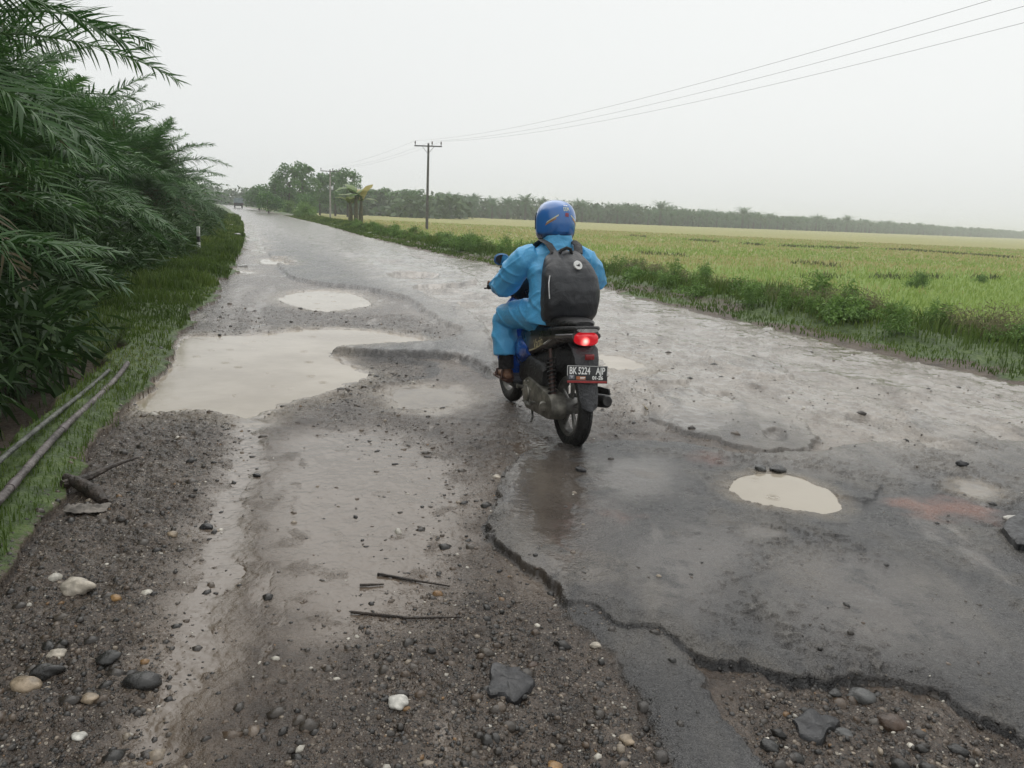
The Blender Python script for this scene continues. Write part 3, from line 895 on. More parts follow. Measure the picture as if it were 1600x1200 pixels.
    nd = t.n('BsdfPrincipled', {'Base Color': (.35, .01, .015), 'Roughness': .15, 'Emission Color': colr, 'Emission Strength': t.math('ADD', .35, t.math('MULTIPLY', core, 2.6))})
    t.t.links.new(nd.outputs[0], t.out.inputs[0])
    g = Geo().loft([sect(0, y, z, rx, rz, 2.6) for y, z, rx, rz in ((-.10, .750, .090, .042), (-.16, .750, .082, .043), (-.190, .748, .070, .039), (-.206, .746, .046, .026))])
    tl = g.build('tail_light', t.done(), root)
    clear = plain('smoky_lens', (.075, .066, .068), .2, coat=.8, var=.1)
    for sx in (-1, 1):
        Geo().loft([sect(sx * x, y, z, .028, .020, 2.4) for x, y, z in ((.112, .02, .735), (.100, -.06, .748), (.083, -.135, .762), (.070, -.160, .765))]).build('turn_signal', clear, root)
    Geo().loft([sect(0, y, .803, .07, .011, 2.6) for y in (-.10, -.165, -.19)]).build('tail_trim', plain('silver_trim', (.5, .5, .5), .3, .6), root)
    # mudguard with plate
    mg = [(-.075, .71, .088), (-.15, .685, .088), (-.190, .63, .082), (-.21, .56, .076), (-.235, .46, .068), (-.265, .38, .062), (-.285, .335, .050), (-.293, .318, .028)]
    rings = []
    for y, z, w in mg:
        xs = np.linspace(-w, w, 9)
        bow = .022 * (1 - (xs / w) ** 2)
        rings.append(np.concatenate([np.stack([xs, y - bow, np.full(9, z)], 1), np.stack([xs[::-1], y + .012 - bow[::-1], np.full(9, z)], 1)]))
    Geo().loft(rings).build('rear_mudguard', grey, root)
    Geo().box((0, -.232, .645), (.062, .014, .035)).build('reflector', redp, root, bevel=.005)
    pl = empty('license_plate', (-.022, -.262, .543)); pl.parent = root
    pl.rotation_euler = (R_(-10), R_(2.5), R_(0))
    Geo().box((0, 0, 0), (.275, .004, .110)).build('plate', plain('plate_black', (.022, .022, .024), .35, var=.2), pl, bevel=.0015)
    f = Geo()
    for c, s in (((0, -.003, .0515), (.269, .0022, .0022)), ((-.1335, -.003, .021), (.0022, .0022, .059)), ((.1335, -.003, .021), (.0022, .0022, .059))): f.box(c, s)
    f.build('plate_border', white, pl)
    Geo().box((0, -.003, -.0465), (.266, .0024, .012)).build('red_stripe', plain('plate_red', (.33, .02, .02), .4, var=.2), pl)
    Geo().box((0, -.0045, -.0395), (.266, .0020, .0016)).build('red_line', plain('plate_pink', (.5, .2, .18), .4), pl)
    RX = Matrix.Rotation(math.pi / 2, 4, 'X')
    def put(s, size, x, z, mat, sx):
        o = obj('lettering', text_mesh(s, size, mat, sx, bold=.0011), pl)
        o.matrix_local = Matrix.Translation((x, -.0030, z)) @ RX
    pw = plain('plate_white', (.8, .8, .78), .4, var=.05)
    put('BK', .062, -.097, .020, pw, .66)
    put('5224', .062, -.022, .020, pw, .66)
    put('AJP', .062, .088, .020, pw, .70)
    put('01-26', .030, .070, -.0215, pw, 1.05)
    Geo().box((-.043, -.003, -.0225), (.062, .002, .020)).build('sticker', plain('sticker_orange', (.40, .13, .05), .4), pl)
    Geo().box((-.032, -.0045, -.0190), (.034, .002, .005)).box((-.034, -.0045, -.0270), (.028, .002, .0035)).build('sticker_print', pw, pl)
    Geo().box((-.105, -.003, -.018), (.038, .002, .026)).build('emblem_sticker', plain('sticker_grey', (.12, .12, .14), .4), pl)
    Geo().prism([(-.118, -.008), (-.092, -.008), (-.104, -.026)], 1, -.0048, -.0035).build('emblem_print', plain('emblem_grey', (.4, .4, .42), .4), pl)
    # silencer on the right
    g = Geo().tube([(.08, .62, .24), (.11, .45, .19), (.13, .34, .22)], .016, 10)
    g.tube([(.135, .36, .235), (.14, .33, .24), (.155, -.02, .315), (.16, -.18, .345), (.16, -.20, .35)], [.026, .042, .046, .043, .030], 20)
    ex = g.build('silencer', plain('burnt_steel', (.045, .043, .042), .4, .7, var=.4), root)
    Geo().prism([(.26, .27), (.02, .33), (-.12, .37), (-.10, .405), (.05, .39), (.25, .33)], 0, .208, .218).build('heat_shield', matt, ex)
    # step-through, leg shield, front
    Geo().box((0, .87, .265), (.36, .34, .05)).build('floorboard', matt, root, bevel=.015)
    g = Geo().loft([sect(0, y, z, rx, .03, 2.8, axis='z') for y, z, rx in ((1.03, .28, .17), (1.06, .42, .20), (1.08, .60, .215), (1.07, .74, .20), (1.05, .86, .12), (1.04, .90, .07))])
    g.build('leg_shield', blue, root)
    Geo().loft([sect(0, y, z, rx, ry, 2.5, axis='z') for y, z, rx, ry in ((1.05, .86, .09, .06), (1.07, .90, .15, .10), (1.07, .95, .165, .115), (1.04, 1.0, .13, .10), (1.0, 1.03, .07, .06))]).build('handlebar_cowl', black, root)
    Geo().loft([sect(0, y, z, rx, rz, 2.4) for y, z, rx, rz in ((1.10, .72, .14, .11), (1.20, .72, .12, .10), (1.26, .70, .07, .06))]).build('headlight', clear, root)
    g = Geo()
    for sx in (-1, 1): g.tube([(sx * .07, 1.27, .275), (sx * .07, 1.20, .55), (sx * .05, 1.12, .80)], [.022, .024, .022], 12)
    g.build('front_fork', steel, root)
    rings = []
    for i in range(15):
        a = R_(25 + i * 10)
        c = np.array([0, 1.27 + .31 * math.cos(a), .275 + .31 * math.sin(a)])
        n = np.array([0, math.cos(a), math.sin(a)])
        xs = np.linspace(-.062, .062, 7)
        top = [c + np.array([x, 0, 0]) - n * (abs(x) / .062) ** 2.2 * .05 for x in xs]
        bot = [p - n * .006 for p in top[::-1]]
        rings.append(np.array(top + bot))
    Geo().loft(rings).build('front_mudguard', blue, root)
    hb = Geo().tube([(-.31, .955, .955), (-.18, 1.0, .965), (0, 1.03, .95), (.18, 1.0, .965), (.31, .955, .955)], .012, 10).build('handlebar', steel, root)
    for sx in (-1, 1):
        Geo().tube([(sx * .20, .99, .963), (sx * .325, .950, .954)], [.017, .018], 14).build('grip', plain('grip_rubber', (.014, .014, .014), .7), hb)
        Geo().tube([(sx * .20, 1.02, .955), (sx * .26, 1.035, .945), (sx * .335, 1.01, .938)], [.006, .007, .006], 8).build('brake_lever', plain('lever_black', (.02, .02, .02), .4, .4), hb)
        m = Geo().tube([(sx * .17, 1.01, .98), (sx * .19, 1.03, 1.05), (sx * .21, 1.04, 1.10)], .006, 8).build('mirror', matt, root)
        hd = Geo().loft([sect(sx * .205, y, 1.155, rx, rz, 2.3) for y, rx, rz in ((1.015, .050, .035), (1.025, .062, .045), (1.05, .052, .036), (1.07, .02, .015))]).build('mirror_head', plain('mirror_blue_shell', (.03, .13, .30), .3, coat=.5), m)
        Geo().loft([sect(sx * .205, y, 1.155, .052, .036, 2.3) for y in (1.009, 1.0135)]).build('mirror_glass', plain('mirror_glass', (.55, .62, .68), .03, 1.0, var=.02), hd)
    Geo().tube([(-.12, .45, .22), (-.16, .30, .12), (-.19, .24, .11)], .009, 8).build('side_stand', steel, root)
    Geo().tube([(-.10, .48, .30), (-.20, .45, .31), (-.235, .45, .315)], [.012, .012, .016], 10).build('foot_peg', steel, root)
scooter()

def rider():
    skin = plain('brown_skin', (.20, .105, .065), .5, var=.15, scale=30)
    # thin raincoat plastic, faintly glossy and mottled with wet
    t = MT('blue_rain_plastic')
    P = t.pos()
    n = t.noise(7, 5, .6, vec=P)
    col = t.mix(n, (.085, .42, .80), (.15, .57, .94))
    nr = t.bump(t.math('ADD', t.noise(26, 4, .6, vec=P, dist=1.2), t.math('MULTIPLY', t.noise(80, 2, vec=P), .25)), .55, .012)
    p = t.n('BsdfPrincipled', {'Base Color': col, 'Roughness': .34, 'Specular IOR Level': .5, 'Normal': nr})
    tr = t.n('BsdfTranslucent', {'Color': col})
    ms = t.n('MixShader', {0: .22, 1: p.outputs[0], 2: tr.outputs[0]})
    t.t.links.new(ms.outputs[0], t.out.inputs[0])
    rain = t.done()
    dark = plain('dark_trouser_cloth', (.018, .016, .017), .8, var=.3, bump=.3)
    # --- the body, one continuous surface
    g = Geo()
    g.loft([sect(x, y, z, rx, ry, 2.3, 24, 'z') for x, y, z, rx, ry in (
        (0, .36, .80, .15, .11), (0, .35, .90, .155, .11), (.005, .39, 1.02, .15, .10), (.01, .44, 1.14, .165, .105), (.02, .475, 1.23, .155, .09), (.025, .50, 1.28, .08, .06), (.028, .515, 1.33, .055, .055), (.03, .535, 1.40, .055, .06))])
    g.ball((.03, .555, 1.455), (.076, .096, .112), 24, 16)                      # head
    g.tube([(.03, .640, 1.475), (.03, .668, 1.445), (.03, .655, 1.43)], [.012, .017, .010], 8)   # nose
    g.ball((.03, .636, 1.405), (.026, .014, .010), 10, 8)                        # mouth
    for sx in (-1, 1):
        g.ball((.03 + sx * .076, .550, 1.45), (.010, .020, .032), 10, 8)         # ears
        g.ball((.03 + sx * .032, .640, 1.470), (.014, .010, .009), 10, 8)        # eyes
    ARM = {-1: [(-.15, .475, 1.235), (-.205, .50, 1.20), (-.265, .67, 1.01), (-.275, .82, .985), (-.282, .905, .985)],
           1: [(.19, .475, 1.235), (.25, .50, 1.20), (.385, .66, 1.05), (.345, .82, 1.0), (.292, .905, .985)]}
    for sx in (-1, 1):
        g.tube(ARM[sx], [.058, .053, .043, .038, .027], 14)
        w = ARM[sx][-1]
        g.tube([w, (sx * .283, .935, .988), (sx * .285, .965, .986)], [.027, .036, .030], 14, ell=.6)   # palm on the grip
        for i, fx in enumerate((.255, .275, .295, .314)):                         # fingers closed round the grip
            L = (.92, 1.0, .97, .82)[i]
            g.tube([(sx * fx, .955, .990), (sx * fx, .978, .992), (sx * fx, .990, .972 + .004 * i), (sx * fx, .978, .972 - .030 * L), (sx * fx, .962, .970 - .034 * L)], [.0105, .0105, .010, .0092, .0075], 10)
        g.tube([(sx * .262, .925, .985), (sx * .243, .940, .972), (sx * .236, .955, .948), (sx * .240, .970, .938)], [.012, .011, .010, .008], 10)
        k, an = (sx * .225, .82, .755), (sx * .215, .755, .43)
        g.tube([(sx * .085, .36, .815), (sx * .15, .58, .79), k, (sx * .222, .79, .60), an, (sx * .215, .755, .345)], [.085, .078, .056, .055, .038, .036], 16)
        g.tube([(sx * .215, .70, .325), (sx * .215, .76, .335), (sx * .218, .85, .325), (sx * .222, .92, .315)], [.030, .040, .038, .026], 14, ell=.72)
        for i in range(5):
            x0 = sx * (.196 + .0135 * i)
            g.tube([(x0, .91, .315), (x0, .945 - .005 * i, .313), (x0, .962 - .008 * i, .309)], [.011 - .001 * (i > 0), .0095, .007], 8)
    me = remeshed(g, 'person', skin, .0065, 2)
    per = obj('person', me)
    per.location, per.rotation_euler = BIKE, (0, 0, BIKE_RZ)
    tag(per, 'person in blue plastic rain suit and blue helmet riding the scooter, seen from behind', 'person')
    # --- rain jacket
    g = Geo()
    g.loft([sect(x, y, z, rx, ry, 2.4, 32, 'z') for x, y, z, rx, ry in (
        (-.005, .36, .775, .215, .185), (0, .36, .84, .205, .165), (0, .36, .93, .19, .145), (.005, .395, 1.03, .185, .135), (.01, .44, 1.13, .20, .135), (.02, .475, 1.21, .20, .12), (.022, .49, 1.26, .165, .10), (.025, .505, 1.30, .105, .082))])
    g.loft([sect(.028, y, z, rx, ry, 2.2, 24, 'z') for y, z, rx, ry in ((.50, 1.27, .115, .10), (.512, 1.32, .102, .098), (.525, 1.365, .103, .102), (.53, 1.385, .094, .094))])
    SL = {-1: ([(-.13, .475, 1.225), (-.20, .495, 1.20), (-.250, .58, 1.10), (-.272, .68, 1.0), (-.275, .78, .98), (-.280, .875, .985), (-.281, .895, .985)], [.082, .088, .088, .090, .078, .055, .046]),
          1: ([(.17, .475, 1.225), (.245, .495, 1.195), (.335, .58, 1.12), (.405, .67, 1.05), (.375, .77, 1.01), (.308, .875, .988), (.300, .895, .985)], [.080, .086, .085, .084, .075, .055, .046])}
    for sx in (-1, 1): g.tube(SL[sx][0], SL[sx][1], 20)
    # skirt of the jacket spread over the lap
    for sx in (-1, 1): g.tube([(sx * .07, .36, .835), (sx * .12, .50, .825), (sx * .165, .60, .80)], [.115, .105, .082], 18)
    me = remeshed(g, 'rain_jacket', rain, .0075, 6)
    def fold(c):
        x, y, z = c[:, 0], c[:, 1], c[:, 2]
        rg = lambda a, b, s: np.clip(1 - 3.4 * np.abs(vnoise(a, b, s)), 0, 1) ** 2
        f = .010 * rg(x * 7 + z * 4, y * 5 - z * 9, 15) + .008 * rg(x * 12 - z * 7, z * 13 + y * 9, 16) + .007 * np.abs(vnoise(x * 9 + z * 6, y * 9 - z * 5, 5)) ** 1 * 2 + .006 * vnoise(x * 26, (z + y) * 15, 6) + .0015 * np.sin(z * 55 + 4 * vnoise(x * 8, y * 8, 7)) * sstep(.1, .3, np.abs(x)) * 1.0
        return f * sstep(.76, .80, z) - .004
    wrinkle(me, fold)
    obj('rain_jacket', me, per)
    # --- rain trousers
    g = Geo()
    g.loft([sect(0, y, z, rx, ry, 2.4, 24, 'z') for y, z, rx, ry in ((.40, .775, .16, .15), (.38, .83, .19, .16), (.37, .90, .17, .13))])
    for sx in (-1, 1):
        g.tube([(sx * .095, .38, .82), (sx * .16, .60, .80), (sx * .222, .80, .765), (sx * .230, .835, .72), (sx * .228, .81, .62), (sx * .222, .785, .53), (sx * .222, .775, .475)], [.118, .108, .088, .086, .088, .088, .090], 20)
    me = remeshed(g, 'rain_trousers', rain, .0075, 5)
    wrinkle(me, lambda c: .008 * np.clip(1 - 3.2 * np.abs(vnoise(c[:, 0] * 10 + c[:, 2] * 6, c[:, 2] * 11 - c[:, 1] * 8, 25)), 0, 1) ** 2 + .003 * np.sin(c[:, 2] * 60 + 5 * vnoise(c[:, 0] * 9, c[:, 1] * 9, 3)) * sstep(.60, .83, c[:, 1]) * .7 + .008 * vnoise(c[:, 0] * 22, c[:, 2] * 12, 9))
    obj('rain_trousers', me, per)
    g = Geo()
    for sx in (-1, 1):
        g = Geo().tube([(sx * .220, .782, .54), (sx * .219, .772, .48), (sx * .218, .762, .43), (sx * .217, .756, .375)], [.05, .055, .058, .056], 18)
        me = g.mesh('trouser_leg', dark); wrinkle(me, lambda c: .004 * np.sin(c[:, 2] * 95 + c[:, 0] * 30))
        obj('trouser_leg', me, per)
    sandal = plain('brown_sandal', (.055, .022, .015), .5, var=.3)
    for sx in (-1, 1):
        g = Geo().loft([sect(sx * x, y, .300, rx, .012, 3) for x, y, rx in ((.215, .675, .028), (.215, .70, .042), (.216, .78, .046), (.219, .87, .052), (.221, .94, .045), (.222, .97, .02))])
        for y0, z0 in ((.87, .362), (.74, .375)):
            g.tube([(sx * .217 - .046, y0 - .01, .305), (sx * .217 - .036, y0, z0 - .012), (sx * .217, y0, z0), (sx * .217 + .036, y0, z0 - .012), (sx * .217 + .046, y0 - .01, .305)], .010, 8)
        g.build('sandal', sandal, per)
    # --- helmet
    t = MT('blue_helmet_paint')
    P = t.pos()
    col = t.mix(t.noise(5, 3, vec=P), (.028, .13, .40), (.045, .19, .52))
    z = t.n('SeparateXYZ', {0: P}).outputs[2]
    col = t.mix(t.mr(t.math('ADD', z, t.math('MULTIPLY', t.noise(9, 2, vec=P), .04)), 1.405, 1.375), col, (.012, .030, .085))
    t.bsdf(col, .25, coat=.7, normal=t.bump(t.noise(120, 2), .15, .002))
    hp = t.done()
    hc = np.array([.032, .565, 1.463])
    rings = []
    K = 48
    prof = [(-.128, .80), (-.128, .88), (-.105, .945), (-.075, .98), (-.035, 1.0), (.005, 1.0), (.04, .965), (.07, .89), (.097, .77), (.116, .60), (.128, .40), (.134, .20), (.1355, .03)]
    for dz, s in prof:
        a = np.arange(K) * 2 * math.pi / K
        drop = np.where(dz < -.1, .035 * sstep(-.2, .9, -np.abs(np.cos(a)) + .5), 0) * 0
        rings.append(np.stack([hc[0] + .137 * s * np.cos(a), hc[1] + .158 * s * np.sin(a), np.full(K, hc[2] + dz) + np.where(dz < -.09, .030 * np.clip(-np.sin(a), 0, 1) ** 2, 0)], 1))
    hel = Geo().loft(rings, True, True).build('helmet', hp, per)
    # trim round the lower rim, visor at the front
    rg = rings[0]
    Geo().tube([hc + (p - hc) * 1.012 for p in np.concatenate([rg, rg[:2]])], .006, 8, False).build('rim_trim', plain('rim_rubber', (.02, .02, .022), .5), hel)
    vr = []
    for dz, s in ((-.07, 1.0), (-.03, 1.015), (.01, 1.015), (.045, .975)):
        a = np.linspace(R_(18), R_(162), 25)
        vr.append(np.stack([hc[0] + .139 * s * np.cos(a), hc[1] + .162 * s * np.sin(a), np.full(25, hc[2] + dz)], 1))
    Geo().loft(vr, False, False).build('visor', plain('dark_visor', (.015, .016, .018), .08, coat=.8), hel)
    def on_shell(az, dz):
        dzs = [p[0] for p in prof]; s = np.interp(dz, dzs, [p[1] for p in prof]) * 1.006
        return np.array([hc[0] + .137 * s * math.sin(az), hc[1] - .158 * s * math.cos(az), hc[2] + dz])
    def patch(name, mat, outline, n=6):
        """decal hugging the shell; outline = four corners (azimuth deg from behind, height)"""
        o = np.array(outline, float)
        V, F = [], []
        for i in range(n + 1):
            for j in range(n + 1):
                u, v = i / n, j / n
                p = (o[0] * (1 - u) + o[1] * u) * (1 - v) + (o[3] * (1 - u) + o[2] * u) * v
                V.append(on_shell(R_(p[0]), p[1]))
        for i in range(n):
            for j in range(n): F.append([i * (n + 1) + j, (i + 1) * (n + 1) + j, (i + 1) * (n + 1) + j + 1, i * (n + 1) + j + 1])
        Geo().add(V, F).build(name, mat, hel)
    dw, dg_, dr_, do_ = plain('decal_white', (.75, .77, .8), .35, var=.05), plain('decal_pale_gold', (.60, .62, .45), .35, var=.1), plain('decal_red', (.28, .04, .07), .35, var=.2), plain('decal_orange', (.38, .19, .08), .35, var=.2)
    for a0, a1 in ((3, 7), (8, 11), (12.5, 21)): patch('decal', dw, [(a0, .096), (a1, .096), (a1, .1015), (a0, .1015)])
    for a0, a1, z0, z1 in ((0, 1.8, .063, .088), (1.8, 5, .063, .0685), (1.8, 5, .0825, .088), (4, 5.4, .063, .077), (7, 8.6, .063, .088), (8.6, 12, .0825, .088), (8.6, 11.5, .0735, .0785), (8.6, 12, .063, .0685), (13.5, 15.2, .063, .088), (15.2, 17.2, .073, .086), (17.2, 19.2, .073, .086), (19.2, 21, .063, .088)):
        patch('decal', dg_, [(a0, z0), (a1, z0), (a1, z1), (a0, z1)], 3)
    patch('decal', dr_, [(3, .028), (15, .024), (16, .050), (5, .052)])
    for s in (-1, 1):
        c = 4
        patch('decal', dg_, [(c + s * 20, .030), (c + s * 55, -.022), (c + s * 52, -.010), (c + s * 20, .040)])
        patch('decal', do_, [(c + s * 26, .008), (c + s * 58, -.040), (c + s * 55, -.024), (c + s * 28, .020)])
    # --- backpack
    t = MT('black_nylon')
    P = t.pos()
    t.bsdf(t.mix(t.noise(8, 4, vec=P), (.020, .022, .026), (.036, .038, .043)), .42, normal=t.bump(t.math('ADD', t.noise(9, 4, .6, vec=P, dist=.8), t.math('MULTIPLY', t.noise(160, 2), .12)), .7, .02))
    ny = t.done()
    bp = empty('backpack', BIKE, BIKE_RZ)
    tag(bp, 'black backpack with a round white badge worn on the rider\'s back', 'backpack')
    S = [(.02, .225, .800, .150, .030), (.02, .205, .812, .180, .065), (.018, .180, .86, .198, .096), (.015, .172, .94, .205, .110), (.014, .178, 1.03, .205, .112), (.014, .198, 1.11, .196, .105), (.012, .228, 1.16, .176, .094), (.012, .262, 1.21, .150, .076), (.012, .300, 1.25, .118, .054), (.012, .325, 1.270, .085, .030)]
    g = Geo().loft([sect(x - .004, y, z, rx * .95, ry, 3.0, 40, 'z') for x, y, z, rx, ry in S])
    me = remeshed(g, 'bag', ny, .009, 3)
    wrinkle(me, lambda c: .006 * vnoise(c[:, 0] * 13, c[:, 2] * 11, 2) * 2 + .004 * vnoise(c[:, 0] * 34, c[:, 2] * 26, 4) + .006 * np.sin(c[:, 0] * 75 + 3 * vnoise(c[:, 0] * 6, c[:, 2] * 8, 8)) * sstep(1.14, 1.26, c[:, 2]))
    obj('bag', me, bp)
    strap = plain('strap_webbing', (.022, .022, .024), .7, bump=.3)
    for sx in (-1, 1):
        pts = [(.014 + sx * .085, .28, 1.250), (.018 + sx * .105, .36, 1.305), (.02 + sx * .115, .47, 1.325), (.02 + sx * .118, .57, 1.29), (.02 + sx * .122, .600, 1.18), (.015 + sx * .13, .565, 1.06)]
        Geo().tube(pts, .030, 12, ell=.28).build('strap', strap, bp)
    Geo().tube([(-.050, .275, 1.235), (-.035, .252, 1.272), (-.003, .246, 1.288), (.028, .252, 1.280), (.05, .275, 1.24)], .011, 10).build('carry_loop', strap, bp)
    Geo().tube([(-.165, .085, .97), (-.170, .090, 1.02), (-.170, .102, 1.07), (-.158, .122, 1.115)], .0035, 6).build('piping', plain('reflective_piping', (.75, .75, .75), .4), bp)
    badge = Matrix.Translation((.036, .128, 1.185)) @ Matrix.Rotation(R_(-28), 4, 'X') @ Matrix.Rotation(R_(8), 4, 'Z')
    g = Geo().loft([[(r * math.cos(a), y, r * math.sin(a)) for a in np.arange(32) * math.pi / 16] for r, y in ((.031, .004), (.031, -.003), (.029, -.005))])
    bo = g.build('badge', plain('badge_white', (.72, .72, .70), .45, var=.05), bp); bo.matrix_local = badge
    # dark wing mark on the badge
    g = Geo().prism([(-.017, -.002), (-.004, .000), (.012, .014), (.006, .003), (.018, .004), (.006, -.005), (.014, -.008), (-.002, -.010), (-.010, -.007)], 1, -.0068, -.0048)
    g.build('wing_mark', plain('badge_black', (.02, .02, .02), .5), bo)
rider()

# ------------------------------------------------------------------ oil palms
M_frond = leafmat('oil_palm_leaf', (.026, .078, .019), (.050, .130, .028), (.100, .205, .044), .48, .28, dry=(.115, .095, .045))
M_frond_far = leafmat('far_palm_leaf', (.020, .068, .022), (.036, .110, .030), (.068, .165, .040), .6, .15)
M_trunk = plain('palm_trunk', (.045, .036, .027), .85, var=.5, scale=9, bump=.6)

def frond(r, L, e0, az, droop, N, w, ll, seg=3, base=(0, 0, 0), tint=.5, dry=0.0):
    """one feather leaf: midrib tube and two rows of leaflets; returns V, quads, tint"""
    V, F, T = [], [], []
    n = 12
    S = np.linspace(0, 1, n)
    e = e0 - droop * S ** 1.35
    ds = L / (n - 1)
    hx = np.concatenate([[0], np.cumsum(np.cos((e[1:] + e[:-1]) / 2) * ds)])
    hz = np.concatenate([[0], np.cumsum(np.sin((e[1:] + e[:-1]) / 2) * ds)])
    sway = r.uniform(-.35, .35) * S ** 2 * L * .3
    ca, sa = math.cos(az), math.sin(az)
    P = np.stack([base[0] + hx * ca - sway * sa, base[1] + hx * sa + sway * ca, base[2] + hz], 1)
    # midrib: three-sided
    k = 3
    for i in range(n):
        rad = .028 * (1 - .85 * S[i]) * (L / 3.6)
        t = P[min(i + 1, n - 1)] - P[max(i - 1, 0)]; t /= np.linalg.norm(t)
        side = np.array([-sa, ca, 0]); up = np.cross(side, t) * -1
        for a in (0, 2.1, 4.2):
            V.append(P[i] + rad * (math.cos(a) * side + math.sin(a) * up))
            T.append(min(.9, tint + .38))
    for i in range(n - 1):
        for j in range(k):
            F.append((i * k + j, i * k + (j + 1) % k, (i + 1) * k + (j + 1) % k, (i + 1) * k + j))
    for s in np.linspace(.13, .995, N):
        q = s * (n - 1); i = min(int(q), n - 2); f = q - i
        p = P[i] * (1 - f) + P[i + 1] * f
        t = P[i + 1] - P[i]; t = t / np.linalg.norm(t)
        side = np.array([-sa, ca, 0.0])
        up = np.cross(t, side); up *= 1 if up[2] > 0 else -1
        l0 = ll * (math.sin(math.pi * min(1, .16 + .80 * s) ** .85) * .75 + .28) * (1.1 - .45 * s)
        for sgn in (-1, 1):
            l = l0 * r.uniform(.82, 1.12)
            fw = .22 + .70 * s * s + r.uniform(-.12, .12)
            lift = r.choice([.45, .12, -.15]) + r.uniform(-.12, .12)
            d = sgn * side + fw * t + lift * up
            d /= np.linalg.norm(d)
            c = p.copy(); tt = np.clip(tint + r.uniform(-.22, .22), 0, .9)
            if r.random() < .006 or r.random() < dry: tt = .97
            b0 = len(V)
            wv = t - d * (t @ d); wv /= np.linalg.norm(wv) + 1e-9
            wv = wv + up * r.uniform(-.5, .5); wv /= np.linalg.norm(wv)
            sl = l / seg
            g = r.uniform(.06, .36) * (3 / seg)
            for m in range(seg + 1):
                ww = w * (.7, 1.0, .72, .05)[m] if seg == 3 else w * ((.6, .10)[m] if seg == 1 else (.6, 1, .1)[m])
                V.append(c - wv * ww * .5); V.append(c + wv * ww * .5); T.append(tt); T.append(tt)
                c = c + d * sl
                d = d + np.array([0, 0, -g]); d /= np.linalg.norm(d)
            for m in range(seg):
                F.append((b0 + 2 * m, b0 + 2 * m + 1, b0 + 2 * m + 3, b0 + 2 * m + 2))
    return np.array(V), np.array(F), np.array(T)

def crown_mesh(name, seed, nf, L, N, w, ll, seg, mat, lo=-.35, hi=1.35, r0=.12):
    r = np.random.default_rng(seed)
    VV, FF, TT, n = [], [], [], 0
    for i in range(nf):
        q = (i + .5) / nf                                # young leaves first
        e0 = hi - (hi - lo) * q ** 1.45 + r.uniform(-.12, .12)
        az = i * 2.39996 + r.uniform(-.25, .25)
        v, f, t = frond(r, L * r.uniform(.82, 1.1) * (.72 + .28 * min(1, q * 3)), e0, az, r.uniform(.55, 1.25) * (1 - .15 * q), N, w, ll, seg,
                        (r0 * math.cos(az), r0 * math.sin(az), .12 * (1 - q)), tint=np.clip(.60 - .35 * q + r.uniform(-.15, .2), .05, .8), dry=(.55 if q > .86 and r.random() < .4 else 0.0))
        VV.append(v); FF.append(f + n); TT.append(t); n += len(v)
    return mesh_np(name, np.concatenate(VV), np.concatenate(FF), mat, True, {'tint': np.concatenate(TT)})

def palm_trunk_mesh(name, seed, h, r0):
    r = np.random.default_rng(seed)
    g = Geo()
    n = max(4, int(h / .12))
    g.tube([(0, 0, -.35)] + [(0, 0, h * i / n) for i in range(n + 1)], [r0 * 1.05] + [r0 * (1.05 - .2 * i / n) for i in range(n + 1)], 12)
    for i in range(int(h / .12) * 5):                    # stubs of cut leaf bases
        a, z = i * 2.39996, h * (i / (int(h / .12) * 5))
        c = np.array([math.cos(a), math.sin(a), 0])
        g.tube([c * r0 * .8 + [0, 0, z], c * r0 * 1.25 + [0, 0, z + .10], c * (r0 * 1.35) + [0, 0, z + .22]], [.07, .055, .02], 5)
    return g.mesh(name, M_trunk)

near_crowns = [crown_mesh('crown', 100 + i, 50, (3.3, 3.1, 3.4, 3.2)[i], 96, .026, .84, 3, M_frond, lo=-.95, hi=1.45) for i in range(4)]
mid_crowns = [crown_mesh('crown', 120 + i, 40, 3.9, 38, .068, .80, 2, M_frond, hi=1.42) for i in range(2)]
near_trunk = palm_trunk_mesh('trunk', 5, 1.3, .26)
far_crowns = [crown_mesh('crown', 140 + i, 34, 4.6, 15, .26, 1.15, 1, M_frond_far, lo=-1.05, hi=1.3) for i in range(4)]
far_trunk = palm_trunk_mesh('trunk', 8, 4.6, .27)

def palm(x, y, z, crown, trunk, th, s, rz, label, group=None, tilt=0.0):
    o = empty('oil_palm', (x, y, z), rz)
    o.rotation_euler = (tilt, 0, rz)
    o.scale = (s, s, s)
    tag(o, label, 'palm', group)
    obj('trunk', trunk, o)
    c = obj('crown', crown, o); c.location = (0, 0, th)
    return o

